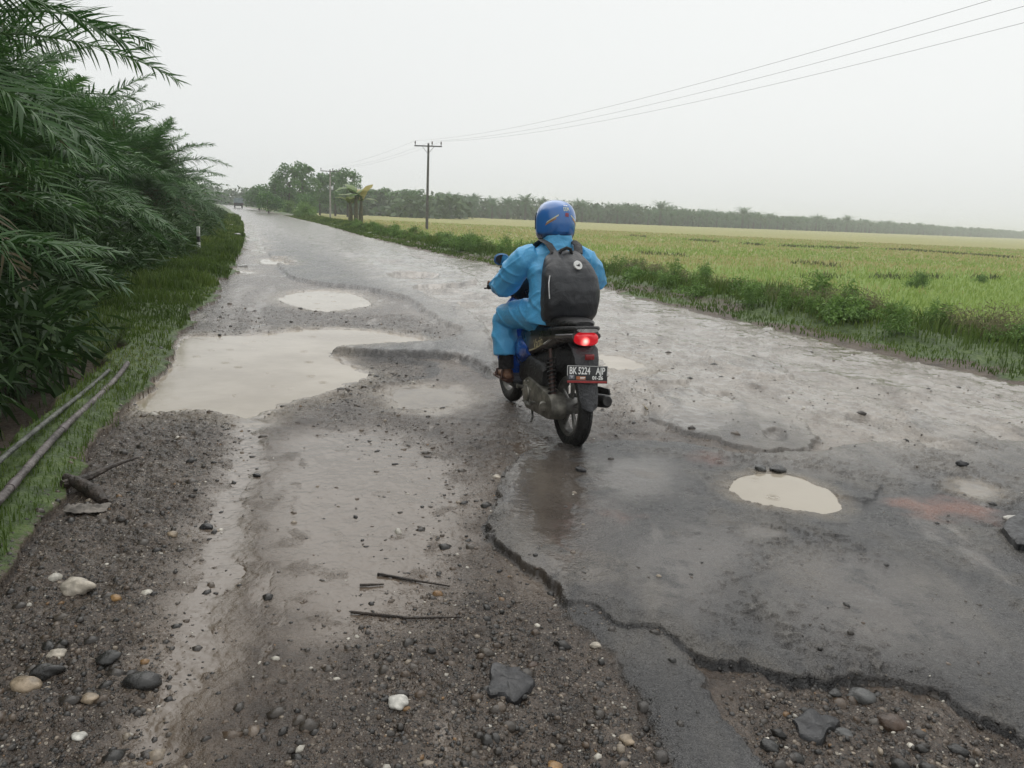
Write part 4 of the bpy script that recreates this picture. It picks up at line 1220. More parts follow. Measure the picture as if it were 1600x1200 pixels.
ROW1 = [  # distance ahead, metres left of the road edge, trunk height, size, label
    (1.6, 3.3, 1.6, 1.05, 'oil palm nearest the camera, its fronds hanging over the lower left corner'),
    (4.1, 3.1, 2.9, 1.18, 'second taller oil palm along the left verge, standing over the two pipes'),
    (6.9, 3.0, 2.7, 1.18, 'third taller oil palm along the left verge, reaching out beside the wide puddle'),
    (10.2, 2.8, 2.6, 1.18, 'tall oil palm whose drooping frond makes the upper right outline of the left thicket'),
    (13.8, 3.1, 1.9, 1.08, 'fifth taller oil palm along the left verge, behind the tall drooping one'),
    (18.0, 3.0, 1.6, 1.05, 'sixth taller oil palm along the left verge, short fronds over the grass'),
    (23.0, 3.3, 1.9, 1.0, 'seventh taller oil palm along the left verge, with an upright frond against the sky'),
    (28.5, 2.2, 2.1, .95, 'eighth taller oil palm along the left verge, feathery frond leaning over the road'),
    (35.0, 3.2, 1.2, .95, 'ninth taller oil palm along the left verge, beyond the white marker post'),
    (43.0, 3.2, 1.1, .95, 'tenth taller oil palm along the left verge, dark and half hidden'),
    (53.0, 3.4, 1.1, .95, 'eleventh taller oil palm along the left verge, far down the row'),
    (65.0, 3.6, 1.1, .95, 'twelfth taller oil palm along the left verge, far down the row near the bend'),
    (80.0, 4.0, 1.1, .95, 'thirteenth taller oil palm along the left verge, small and hazy'),
    (98.0, 4.0, 1.1, .95, 'fourteenth taller oil palm along the left verge, one of the farthest of the row'),
    (3.0, 2.5, .45, .92, 'young oil palm with a very short trunk right behind the two pipes, nearest the camera'),
    (5.6, 2.3, .45, .92, 'young oil palm with a very short trunk at the far end of the two pipes'),
    (8.6, 2.4, .5, .92, 'young oil palm with a very short trunk beside the left corner of the wide puddle'),
    (12.2, 2.5, .6, .95, 'young oil palm with a very short trunk low under the tall drooping one'),
    (120.0, 4.5, 1.1, .95, 'farthest oil palm of the left verge row, close to the vehicles'),
]
prng = random.Random(3)
for i, (y, off, th, s, lab) in enumerate(ROW1):
    x = float(np.interp(y, LEFT[:, 0], LEFT[:, 1])) - (off + (.95 if y < 12 else 1.15 if y < 40 else 1.2)) / .93
    z = float(ground_z(x, y)[0]) - .05
    palm(x, y, z, near_crowns[i % 4] if y < 36 else mid_crowns[i % 2], near_trunk, th, s, prng.uniform(0, 6.28), lab, 'oil palms along the left verge', prng.uniform(-.06, .06))
for i, (y, off) in enumerate([(3.0, 7.6), (7.2, 7.8), (12.0, 7.4), (17, 7.6), (23, 7.5), (30, 7.6), (40, 7.6), (52, 8), (66, 8), (84, 8), (5.5, 12.5), (12, 13), (20, 13), (31, 13)]):
    x = float(np.interp(y, LEFT[:, 0], LEFT[:, 1])) - off / .93
    palm(x, y, .03, near_crowns[(i + 2) % 4] if i < 4 else mid_crowns[i % 2], near_trunk, 2.1 + prng.uniform(0, .7), 1.1, prng.uniform(0, 6.28),
         'dark oil palm behind the first row on the left, seen only through its fronds', 'oil palms behind the verge row', prng.uniform(-.06, .06))

# the plantation across the rice field: every palm of the three front rows
PL0, PL1 = np.array([-62.0, 268.0]), np.array([560.0, 815.0])
def line_pt(d):
    """edge of the plantation, d metres from its left end"""
    pts = np.array([[-62, 272], [-18, 268], [52, 308], [200, 468], [540, 806], [900, 1150]], float)
    seg = np.linalg.norm(np.diff(pts, axis=0), axis=1)
    cum = np.concatenate([[0], np.cumsum(seg)])
    p = np.array([np.interp(d, cum, pts[:, k]) for k in (0, 1)])
    q = np.array([np.interp(d + 4, cum, pts[:, k]) for k in (0, 1)])
    t = (q - p) / np.linalg.norm(q - p)
    return p, np.array([-t[1], t[0]]), cum[-1]
PG = 'oil palms of the plantation across the rice field'
TALL = {5: 1.2, 9: 1.25, 12: 1.18, 17: 1.32, 22: 1.18, 26: 1.25, 30: 1.22, 33: 1.18, 37: 1.26, 43: 1.2, 47: 1.15, 52: 1.25, 58: 1.2}
d, k = 0.0, 0
while d < 830:
    step = 7.6 if d < 420 else 10.5
    for row in range(3 if d < 560 else 2):
        p, nrm, tot = line_pt(d + row * 3.5)
        q = p + nrm * (row * 7.5) + np.array([prng.uniform(-1.2, 1.2), prng.uniform(-1.2, 1.2)])
        tall = TALL.get(k, 1.0) if row == 0 else 1.0
        s = (1.0 + prng.uniform(-.10, .12)) * tall * (.95 + .06 * row)
        lab = 'hazy dark green oil palm in the plantation line across the rice field'
        palm(q[0], q[1], -.65, far_crowns[prng.randrange(4)], far_trunk, (4.0 + prng.uniform(-.7, .8)) * (1.05 if tall > 1 else 1), s, prng.uniform(0, 6.28), lab, PG)
    d += step; k += 1

# shade growth under the plantation and the thicket: one mass of leaves each
def leaf_cloud(r, centers, sizes, per, leaf, asp=2.2, flat=.8):
    """loose leaves (one quad each) scattered through soft clumps"""
    n = len(centers)
    C = np.repeat(np.asarray(centers, float), per, 0); S = np.repeat(np.asarray(sizes, float), per, 0)
    u = r.normal(size=(n * per, 3)); u /= np.linalg.norm(u, axis=1, keepdims=True)
    rad = r.uniform(.35, 1.0, (n * per, 1)) ** .6
    P = C + u * rad * S
    d = r.normal(size=P.shape) + u * .8; d[:, 2] = d[:, 2] * flat - .25
    d /= np.linalg.norm(d, axis=1, keepdims=True)
    w = np.cross(d, r.normal(size=P.shape)); w /= np.linalg.norm(w, axis=1, keepdims=True) + 1e-9
    l = (leaf * r.uniform(.6, 1.35, (len(P), 1)))
    a = P; b = P + d * l * .5 + w * l / asp * .5; c = P + d * l + np.array([0, 0, -.12]) * l; e = P + d * l * .5 - w * l / asp * .5
    V = np.stack([a, b, c, e], 1).reshape(-1, 3)
    F = np.arange(len(V)).reshape(-1, 4)
    base = np.repeat(r.uniform(.15, .7, n), per) + r.uniform(-.18, .18, n * per)
    return V, F, np.repeat(np.clip(base, 0, .9), 4)

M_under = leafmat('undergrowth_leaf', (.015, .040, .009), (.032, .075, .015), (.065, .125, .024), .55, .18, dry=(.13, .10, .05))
M_bush = leafmat('bush_leaf', (.060, .125, .022), (.12, .22, .042), (.21, .34, .070), .6, .3, dry=(.17, .13, .07))
M_brown = leafmat('dry_weed_leaf', (.105, .10, .05), (.17, .15, .085), (.20, .24, .075), .75, .3, dry=(.16, .11, .08))
M_tree = leafmat('tree_leaf', (.038, .105, .024), (.070, .165, .034), (.13, .25, .050), .6, .28)

r = np.random.default_rng(11)
cs, ss = [], []
for i in range(1300):
    y = 1.2 + 70 * r.random() ** 1.8
    off = 1.4 + 5.0 * r.random() ** 1.5 if y > 8 else .95 + 5 * r.random()
    x = float(np.interp(y, LEFT[:, 0], LEFT[:, 1])) - off / .93
    cs.append((x, y, .10 + 1.25 * r.random() * min(1, max(.12, (off - .9) / 1.8)))); ss.append((.42, .42, .34))
V, F, T = leaf_cloud(r, cs, ss, 52, .27, 7.0)
tag(obj('undergrowth', mesh_np('undergrowth', V, F, M_under, True, {'tint': T})), 'dark tangled undergrowth at the feet of the left oil palms', 'undergrowth', kind='stuff')
cs, ss = [], []
for i in range(1100):
    d = -60 + 880 * r.random() ** 1.2
    p, nrm, tot = line_pt(max(d, 0)); p = p + np.array([.95, -.1]) * min(d, 0)
    q = p + nrm * r.uniform(2, 24)
    cs.append((q[0], q[1], -.4 + 5.6 * r.random() ** 1.2)); ss.append((3.4, 3.4, 1.7))
for i in range(150):
    b = math.atan((r.uniform(486, 715) - 800) / FPX); D = r.uniform(185, 245)
    cs.append((D * math.tan(b), D, -.4 + 3.6 * r.random())); ss.append((3.2, 2.2, 1.5))
V, F, T = leaf_cloud(r, cs, ss, 34, 1.7, 1.5)
tag(obj('undergrowth', mesh_np('undergrowth', V, F, M_under, True, {'tint': T})), 'dark shade growth filling the foot of the far plantation', 'undergrowth', kind='stuff')

# ------------------------------------------------------------------ grass and rice
def blades(r, X, Y, Z, h, w, tint, lean=.5):
    n = len(X)
    a = r.uniform(0, 6.283, n); b = r.uniform(0, 6.283, n)
    ln = r.uniform(.1, lean, n) * h
    d = np.stack([np.cos(a), np.sin(a)], 1); s = np.stack([np.cos(b), np.sin(b)], 1)
    P = np.stack([X, Y], 1)
    z = np.zeros((n, 1))
    def lay(off, hh, ww):
        q = P + d * (ln * off)[:, None]
        l = np.concatenate([q - s * (w * ww)[:, None] * .5, (Z + h * hh)[:, None]], 1)
        rr = np.concatenate([q + s * (w * ww)[:, None] * .5, (Z + h * hh)[:, None]], 1)
        return l, rr
    L0, R0 = lay(0, -.05, 1.0); L1, R1 = lay(.35, .6, .8); L2, R2 = lay(1.0, .98, .08)
    V = np.stack([L0, R0, L1, R1, L2, R2], 1).reshape(-1, 3)
    k = np.arange(n)[:, None] * 6
    F = np.concatenate([k + [0, 1, 3, 2], k + [2, 3, 5, 4]], 0)
    return V, F, np.repeat(tint, 6)

M_grass = leafmat('grass_blade', (.038, .070, .009), (.078, .132, .018), (.145, .20, .038), .55, .3, dry=(.20, .17, .08))
M_rice = leafmat('rice_blade', (.17, .26, .05), (.24, .33, .07), (.31, .39, .11), .6, .4, dry=(.36, .33, .13))

def scatter_side(r, n, side, ymax, lo, hi, hfun, wmin, tfun, power=1.9):
    y = .6 + (ymax - .6) * r.random(n) ** power
    o = lo + (hi - lo) * r.random(n)
    l, rr = edges(y)
    x = l - o / .93 if side < 0 else rr + o / .93
    tl, tr = across(x, y)
    t = tl if side < 0 else tr
    ok = t > -.03 + .12 * (vnoise(x * 3, y * 3, 7) + .5)
    x, y, o = x[ok], y[ok], t[ok]
    z = ground_z(x, y)
    if side < 0:                                         # bare drain bed under the pipes
        k = ~((o > .40) & (y < 7.8) & (r.random(len(x)) < .95))
        x, y, z, o = x[k], y[k], z[k], o[k]
    h = hfun(x, y, o) * r.uniform(.6, 1.3, len(x))
    if side < 0: h = h * np.where((y < 7.6) & (o > .05), .62, 1.0)
    w = np.maximum(wmin, .0013 * np.hypot(x, y))
    return blades(r, x, y, z, h, w, np.clip(tfun(x, y, o) + r.uniform(-.22, .22, len(x)), 0, .93))

r = np.random.default_rng(21)
V, F, T = scatter_side(r, 88000, -1, 75, 0, 2.0, lambda x, y, o: (.045 + .09 * sstep(.3, 1.6, o) + .30 * np.clip(fbm(x, y, 1.3, 4, 5), 0, 1) ** 1.2) * (1 + .5 * sstep(10, 40, y)), .006, lambda x, y, o: .5 - .2 * sstep(.8, 2.2, o) * (y < 20) + .7 * fbm(x, y, .9, 3, 9), 2.15)
tag(obj('grass', mesh_np('grass', V, F, M_grass, True, {'tint': T})), 'short green verge grass along the left road edge', 'grass', kind='stuff')
def rh(x, y, o):
    return np.where(o < 1.0, .05 + .05 * np.clip(fbm(x, y, 1.5, 2, 3), 0, 1), .10 + .16 * sstep(.9, 1.8, o) * (.5 + np.clip(fbm(x, y, .8, 3, 13) + .3, 0, 1)))
def keep_tuft(x, y, o): return .45 + .6 * fbm(x, y, .6, 3, 19)
V, F, T = scatter_side(r, 70000, 1, 95, .1, 4.0, rh, .006, keep_tuft, 1.6)
tag(obj('grass', mesh_np('grass', V, F, M_grass, True, {'tint': T})), 'rank grass and weeds on the bank between road and rice field', 'grass', kind='stuff')
# rice
n = 90000
y = 7 + 120 * r.random(n) ** 2.0
o = 4.1 + (6 + y * .9) * r.random(n)
x = edges(y)[1] + o / .93
ok = (np.abs(np.arctan2(x, y)) < R_(46))
x, y = x[ok], y[ok]
dryv = sstep(18, 40, y - .35 * x) * .50 + .15 * sstep(50, 90, y) - .25 * sstep(4, 14, x - .25 * y) * (y < 45)
f = dryv + 1.3 * fbm(x * .45, y, .09, 4, 33)
V, F, T = blades(r, x, y, np.full(len(x), -.6), r.uniform(.10, .22, len(x)), np.maximum(.008, .0014 * np.hypot(x, y)), np.where(r.random(len(x)) < np.clip(f, 0, .85), .97, np.clip(.45 + r.uniform(-.3, .4, len(x)), 0, .9)), .7)
tag(obj('rice_plants', mesh_np('rice_plants', V, F, M_rice, True, {'tint': T})), 'knee high rice plants, green near the bank and straw coloured farther out', 'rice', kind='stuff')

# ------------------------------------------------------------------ bushes, each its own thing
def bush_mesh(name, seed, mat, w, h, n, leaf, asp, stems=9):
    r = np.random.default_rng(seed)
    cs, ss, g = [], [], Geo()
    lob = r.uniform(0, 6.28, 3)
    for i in range(n):
        a, q = r.uniform(0, 6.28), r.random() ** .6
        q = q * (.75 + .45 * math.sin(2 * a + lob[0]) * math.sin(a + lob[1]))
        z = h * (.12 + .95 * r.random() ** 1.3 * (1 - .45 * q))
        cs.append((w * q * math.cos(a), w * q * math.sin(a), z)); sz = r.uniform(.6, 1.25); ss.append((w * .24 * sz, w * .24 * sz, h * .22 * sz))
    V, F, T = leaf_cloud(r, cs, ss, 34, leaf, asp)
    # stems reach up into the leaves
    S = []
    for i in range(stems):
        c = np.array(cs[i * n // stems])
        b = np.array([c[0] * .2, c[1] * .2, -.15]); m = (b + c) / 2 + [0, 0, h * .1]
        for p, q in ((b, m), (m, c + [0, 0, h * .12])):
            s = np.array([.006, 0, 0]) * max(1, h)
            S += [p - s, p + s, q + s * .6, q - s * .6]
    S = np.array(S)
    F = np.concatenate([F, np.arange(len(S)).reshape(-1, 4) + len(V)])
    return mesh_np(name, np.concatenate([V, S]), F, mat, True, {'tint': np.concatenate([T, np.full(len(S), .3)])})

BM = {'leafy': [bush_mesh('leafy_bush', 200 + i, M_bush, .62, .44, 30, .070, 1.8) for i in range(3)],
      'brown': [bush_mesh('dry_bush', 210 + i, M_brown, .70, .46, 34, .060, 5.0) for i in range(2)],
      'tall': [bush_mesh('grassy_bush', 220 + i, M_bush, .42, .78, 20, .13, 6) for i in range(2)],
      'shrub': [bush_mesh('shrub', 230 + i, M_bush, .95, 1.25, 60, .13, 2.0) for i in range(2)]}
BL = {'leafy': ('leafy_bush', 'broad leaved green weed clump on the bank between road and rice field', 'weed'),
      'brown': ('dry_bush', 'brownish dry weed clump on the bank between road and rice field', 'weed'),
      'tall': ('grassy_bush', 'tall narrow leaved weed on the bank between road and rice field', 'weed'),
      'shrub': ('shrub', 'rounded green shrub on the far right verge before the rice field', 'shrub')}
BG = {'leafy': 'green weed clumps on the right bank', 'brown': 'dry weed clumps on the right bank', 'tall': 'tall weeds on the right bank', 'shrub': 'shrubs along the right verge'}
def bush(kind, x, y, s, rz, label=None, z=None):
    m = BM[kind][prng.randrange(len(BM[kind]))]
    o = obj(BL[kind][0], m)
    o.location = (x, y, float(ground_z(x, y)[0]) if z is None else z)
    o.rotation_euler = (0, 0, rz); o.scale = (s, s, s)
    return tag(o, label or BL[kind][1], BL[kind][2], None if label else BG[kind])
def right_at(y, off): return float(np.interp(y, RIGHT[:, 0], RIGHT[:, 1])) + off / .93
for i in range(285):
    y = 5.0 + 50 * prng.random() ** 1.9
    off = prng.uniform(1.0, 3.6)
    kind = prng.choices(['leafy', 'brown', 'tall'], [2.4, 3.8 if y < 20 else 1.6, 2.4])[0]
    if kind == 'brown': off = prng.uniform(1.7, 3.4)
    if kind == 'leafy' and prng.random() < .5: off = prng.uniform(1.2, 1.9)
    bush(kind, right_at(y, off), y, prng.uniform(.38, .85) * (1 if kind != 'brown' else 1.15), prng.uniform(0, 6.28))
for i in range(26):
    y = 24 + 75 * prng.random()
    bush('shrub', right_at(y, prng.uniform(1.2, 3.4)), y, prng.uniform(.32, .62) * (.6 if 52 < y < 86 else 1), prng.uniform(0, 6.28))
for px, py, s, lab in [(1435, 450, .50, 'lone dark shrub standing on the bund in the middle of the right paddy'), (1532, 443, .34, 'small dark tuft on the bund near the right edge of the field'),
                       (1100, 436, .4, 'low dark tuft on the bund behind the weeds, just right of the rider')]:
    x, y = at(px, py, -.6)
    bush('shrub', x, y, s, 1.0, lab, -.62)
# grass-grown bunds between the paddies
V_, F_, T_, n_ = [], [], [], 0
M_bund = leafmat('bund_weed', (.045, .070, .020), (.075, .095, .030), (.12, .12, .045), .7, .2, dry=(.14, .11, .06))
for pts in ([(1080, 437), (1180, 437), (1300, 434), (1420, 436), (1530, 436), (1640, 440), (1800, 452)], [(930, 392), (1060, 401), (1180, 407), (1310, 418)], [(980, 369), (1200, 385), (1420, 392), (1640, 408)]):
    w = site(pts, -.6)
    for a, b in zip(w[:-1], w[1:]):
        L = np.linalg.norm(b - a)
        m = int(min(900, 40 * L))
        q = a + (b - a) * r.random((m, 1)) + r.normal(size=(m, 2)) * .22
        k = vnoise(q[:, 0] * .35, q[:, 1] * .35, 4) > -.05
        q = q[k]
        v, f, t = blades(r, q[:, 0], q[:, 1], np.full(len(q), -.62), r.uniform(.12, .36, len(q)), np.maximum(.010, .0012 * np.hypot(q[:, 0], q[:, 1])), r.uniform(.1, .97, len(q)), .9)
        V_.append(v); F_.append(f + n_); T_.append(t); n_ += len(v)
tag(obj('grass', mesh_np('grass', np.concatenate(V_), np.concatenate(F_), M_bund, True, {'tint': np.concatenate(T_)})), 'dark weeds growing along the low bunds of the rice field', 'grass', kind='stuff')

# ------------------------------------------------------------------ broadleaf trees and banana
M_bark = plain('bark', (.06, .05, .04), .9, var=.4, scale=6, bump=.5)
def tree_parts(seed, h, w, blobs=34, leaf=.42, low=.22):
    r = np.random.default_rng(seed)
    g = Geo()
    top = np.array([r.uniform(-.4, .4), r.uniform(-.4, .4), h * .62])
    g.tube([(0, 0, -.4), top * [.3, .3, .4], top], [.20, .15, .09], 8)
    cs, ss = [], []
    for i in range(blobs):
        a, q = r.uniform(0, 6.28), r.random() ** .5
        z = h * (low + (1 - low) * r.random())
        f = math.sin(math.pi * min(1, (z / h - low * .6) / (1 - low * .6)) ** .8) * .8 + .25
        c = np.array([w * q * f * math.cos(a), w * q * f * math.sin(a), z * .95])
        sz = r.uniform(.55, 1.1)
        cs.append(c); ss.append((sz, sz, sz * .75))
        if i % 3 == 0:
            b = top * r.uniform(.4, 1.0)
            g.tube([b, (b + c) / 2 + [0, 0, .3], c], [.06, .045, .02], 6)
    V, F, T = leaf_cloud(r, cs, ss, 62, leaf, 1.7)
    return g.mesh('trunk', M_bark), mesh_np('crown', V, F, M_tree, True, {'tint': T})
TP = [tree_parts(300 + i, h, w, b) for i, (h, w, b) in enumerate([(8.6, 3.0, 40), (6.6, 2.9, 36), (7.6, 3.4, 44), (4.6, 2.4, 26)])]
TREES = [  # photo column, distance, kind, size, label
    (405, 150, 3, 1.05, 'low spreading tree where the right verge meets the far end of the road'),
    (432, 140, 1, .92, 'light green tree at the left end of the far tree clump'),
    (452, 138, 0, .98, 'tallest tree of the far clump, with a ragged top'),
    (474, 142, 0, 1.05, 'tall tree of the far clump just right of its ragged peak'),
    (500, 158, 2, 1.02, 'dark rounded tree behind the farther utility pole'),
    (524, 158, 2, 1.10, 'broad dark tree right of the farther utility pole'),
    (543, 150, 0, 1.0, 'tall dark tree at the right end of the far clump'),
    (478, 122, 3, .72, 'small round tree in front of the far clump'),
    (420, 110, 3, .70, 'bushy small tree on the right verge below the far clump'),
    (575, 205, 2, 1.0, 'hazy tree behind the banana plant at the start of the plantation'),
    (604, 212, 2, 1.08, 'hazy tree second from the banana plant at the start of the plantation'),
    (634, 220, 1, 1.25, 'hazy pale tree left of the nearer utility pole'),
    (652, 225, 0, 1.02, 'hazy ragged tree close to the left of the nearer utility pole'),
    (690, 235, 2, 1.08, 'hazy broad tree just right of the nearer utility pole'),
]
def col_dir(px):
    p = at(px, 420); return p / np.linalg.norm(p)
for px, D, k, s, lab in TREES:
    # foot of the tree: on the ground at its distance, along its own bearing
    X = math.tan(math.atan2((px - 800) / FPX, 1)) ; yy = D
    best = min((abs(at(px, q)[1] - D), q) for q in np.arange(318, 420, .1) if 0 < at(px, q)[1] < 4000)
    x, y = at(px, best[1])
    tr_ = empty('tree', (x, y, -.35 if px > 560 else -.15), prng.uniform(0, 6.28))
    tr_.scale = (s, s, s) if px < 560 else (s * 1.35, s * 1.35, s * .95)
    if px >= 560: tr_.location.z -= .9
    tag(tr_, lab, 'tree')
    obj('trunk', TP[k][0], tr_); obj('crown', TP[k][1], tr_)
FARG = 'trees closing the view at the end of the road'
for i in range(16):
    x, y = -205 + i * 7.5 + prng.uniform(-2, 2), 430 + prng.uniform(-25, 25)
    tr_ = empty('tree', (x, y, -.3), prng.uniform(0, 6.28)); s = prng.uniform(.85, 1.1); tr_.scale = (s * 1.3, s * 1.3, s * .8)
    tag(tr_, 'small hazy tree closing the view at the far end of the road', 'tree', FARG)
    obj('trunk', TP[2][0], tr_); obj('crown', TP[(2, 1, 3)[i % 3]][1], tr_)
# bushes low along the far right verge
for px, y, s in [(440, 95, 1.3), (455, 92, 1.1), (470, 96, 1.4), (500, 98, 1.0), (425, 120, 1.6), (412, 135, 1.5), (515, 100, 1.2)]:
    bush('shrub', right_at(y, 2.0 + prng.uniform(0, 2.5)), y, s, prng.uniform(0, 6.28), None)

M_ban = leafmat('banana_leaf', (.07, .13, .025), (.12, .20, .04), (.22, .26, .07), .45, .35, dry=(.42, .36, .14))
def banana(x, y, z):
    r = np.random.default_rng(77)
    o = empty('banana_plant', (x, y, z), .4)
    o.scale = (1.5, 1.5, 1.35)
    tag(o, 'banana plant with torn yellow green leaves beside the rice field', 'banana plant')
    g = Geo()
    for (cx, cy, h) in ((0, 0, 2.1), (.35, .2, 1.7), (-.30, .25, 1.5)):
        g.tube([(cx, cy, -.2), (cx, cy, h * .5), (cx * 1.1, cy * 1.1, h)], [.16, .13, .07], 10)
    g.build('trunk', plain('banana_stem', (.10, .095, .05), .6, var=.4), o)
    for i in range(15):
        cx, cy, h = ((0, 0, 2.0), (.35, .2, 1.6), (-.3, .25, 1.4))[i % 3]
        az, e, L = i * 2.4 + r.uniform(-.3, .3), r.uniform(.5, 1.25), r.uniform(1.3, 2.1)
        p = np.array([cx, cy, h]); V, T = [], []
        dr = r.uniform(.10, .24); n = 9
        t0 = .97 if i in (3, 8, 10) else r.uniform(.3, .9)
        for q in range(n):
            d = np.array([math.cos(az) * math.cos(e), math.sin(az) * math.cos(e), math.sin(e)])
            s = np.array([-math.sin(az), math.cos(az), 0])
            w = .30 * math.sin(math.pi * min(1, .12 + .88 * q / (n - 1))) ** .7 + .015
            j = r.uniform(.75, 1.1)
            V += [p - s * w * j + [0, 0, -.10 * w * 3 * r.uniform(.3, 1)], p, p + s * w * j + [0, 0, -.10 * w * 3 * r.uniform(.3, 1)]]
            T += [t0] * 3
            p = p + d * L / n; e -= dr
        k = np.arange(n - 1)[:, None] * 3
        F = np.concatenate([k + [0, 1, 4, 3], k + [1, 2, 5, 4]])
        obj('leaf', mesh_np('leaf', np.array(V), F, M_ban, True, {'tint': np.array(T)}), o)
banana(-15.6, 75.0, -.1)

# ------------------------------------------------------------------ utility poles and wires
M_conc = plain('weathered_pole', (.11, .105, .10), .8, var=.3, scale=5, bump=.3)
M_iron = plain('galvanised_iron', (.10, .10, .10), .6, .3)
M_ins = plain('brown_insulator', (.07, .05, .045), .3)
ARMW = 1.45
def pole_at(x, y, z, h, rz, label, M_conc=M_conc):
    o = empty('utility_pole', (x, y, z), rz)
    tag(o, label, 'utility pole')
    Geo().tube([(0, 0, -.5), (0, 0, h * .5), (0, 0, h)], [.155, .13, .10], 14).build('pole', M_conc, o)
    a = Geo().box((.0, -.13, h - .28), (ARMW * 2, .10, .12)).build('crossarm', M_iron, o, bevel=.01)
    for s in (-1, 1):
        Geo().tube([(s * .62, -.13, h - .34), (s * .08, -.12, h - .95)], .022, 6).build('brace', M_iron, o)
    for x_ in (-ARMW + .08, .42, ARMW - .08):
        Geo().loft([sect(x_, -.13, zz, rr, rr, 2, 12, 'z') for zz, rr in ((h - .22, .035), (h - .08, .035), (h - .06, .075), (h + .0, .06), (h + .02, .085), (h + .1, .06), (h + .12, .06), (h + .20, .035))]).build('insulator', M_ins, a)
    return [o.matrix_basis @ Vector((x_, -.13, h + .22)) for x_ in (-ARMW + .08, .42, ARMW - .08)]
PR = R_(-8)
bpy.context.view_layer.update()
top1 = pole_at(-9.73, 82.75, -.15, 8.3, PR, 'nearer grey utility pole with a crossarm standing at the rice field edge')
top2 = pole_at(-29.85, 124.0, -.2, 7.1, R_(14), 'farther hazy utility pole in front of the tree clump', plain('pale_pole', (.30, .29, .27), .8, var=.2, scale=5))
far_end = [Vector((18.05, 13.0, 8.8)), Vector((19.1, 13.4, 8.75)), Vector((20.2, 13.9, 8.6))]
M_wire = plain('power_wire', (.09, .09, .095), .6)
WL = ['uppermost power wire running from the nearer utility pole to the upper right', 'middle power wire running from the nearer utility pole to the upper right', 'lowest power wire running from the nearer utility pole to the upper right']
WB = ['faint power wire between the two utility poles, left strand', 'faint power wire between the two utility poles, middle strand', 'faint power wire between the two utility poles, right strand']
def wire(a, b, sag, rad, label):
    n = 40
    pts = [a.lerp(b, i / n) + Vector((0, 0, -4 * sag * (i / n) * (1 - i / n))) for i in range(n + 1)]
    o = Geo().tube(pts, rad, 6).build('power_wire', M_wire)
    tag(o, label, 'wire')
for i in range(3):
    wire(top1[i], far_end[i], 1.1, .0058, WL[i])
    wire(top2[i], top1[i], .5, .006, WB[i])

# ------------------------------------------------------------------ vehicles far down the road
def vehicle(kind, x, y, z, rz, label):
    body = plain(kind + '_paint', (.035, .045, .045) if kind == 'truck' else (.03, .03, .032), .4, coat=.4)
    glass = plain('dark_glass', (.02, .025, .03), .08, coat=.6)
    tyre = plain('vehicle_tyre', (.012, .012, .012), .7)
    o = empty(kind, (x, y, z), rz)
    tag(o, label, kind)
    if kind == 'truck':
        Geo().prism([(-.2, .55), (1.9, .55), (1.95, 1.15), (1.15, 1.25), (.75, 1.95), (-.2, 1.98)], 0, -.88, .88).build('cab', body, o, bevel=.06)
        Geo().box((0, -1.45, .82), (1.86, 2.4, .5)).build('load_bed', plain('bed_paint', (.03, .035, .036), .5), o, bevel=.03)
        Geo().loft([sect(0, yy, 1.52, .92, .52, 5) for yy in (-2.62, -2.55, -.40, -.33)]).build('tarpaulin', plain('blue_grey_tarp', (.20, .25, .27), .6, var=.2, scale=3), o)
        Geo().box((0, -1.2, .50), (1.3, 4.4, .16)).build('chassis', plain('chassis_black', (.012, .012, .012), .7), o)
        Geo().box((0, -2.70, .56), (1.7, .10, .14)).build('bumper', plain('bumper_steel', (.12, .12, .12), .5), o, bevel=.02)
        for s in (-1, 1): Geo().box((s * .72, -2.68, .80), (.20, .06, .12)).build('tail_light', plain('tail_red', (.2, .02, .02), .3), o)
        ws, R = ((-1.9, .34), (1.15, .34)), .34
        Geo().box((0, -.22, 1.62), (1.4, .03, .4)).build('rear_window', glass, o)
    else:
        Geo().prism([(-2.0, .35), (2.0, .35), (2.05, .8), (1.2, .95), (.55, 1.55), (-1.2, 1.58), (-1.85, 1.0), (-2.05, .9)], 0, -.84, .84).build('body', body, o, bevel=.08)
        Geo().prism([(-1.98, 1.03), (-1.34, 1.50), (-1.36, 1.53), (-2.0, 1.06)], 0, -.68, .68).build('rear_window', glass, o)
        for s in (-1, 1):
            Geo().prism([(-1.3, 1.0), (.95, 1.0), (.5, 1.46), (-1.0, 1.48)], 0, s * .838, s * .848).build('side_window', glass, o)
            Geo().box((s * .66, -2.04, .82), (.26, .06, .14)).build('tail_light', plain('tail_red', (.2, .02, .02), .3), o)
        Geo().box((0, -2.05, .48), (1.6, .12, .2)).build('bumper', body, o, bevel=.04)
        ws, R = ((-1.25, .31), (1.3, .31)), .31
    for yy, zz in ws:
        for s in (-1, 1):
            g = Geo().loft([[(s * xx, yy + rr * math.cos(a), zz + rr * math.sin(a)) for a in np.arange(24) * math.pi / 12] for xx, rr in ((.62, R * .9), (.64, R), (.80, R), (.83, R * .9), (.83, R * .5), (.81, R * .45))])
            g.build('wheel', tyre, o)
vehicle('truck', -59.2, 165.5, .06, R_(21), 'small truck with a blue grey tarpaulin far down the road, nearer of the two vehicles')
vehicle('car', -109.0, 290.0, .06, R_(21), 'dark car far down the road, farther and left of the truck')

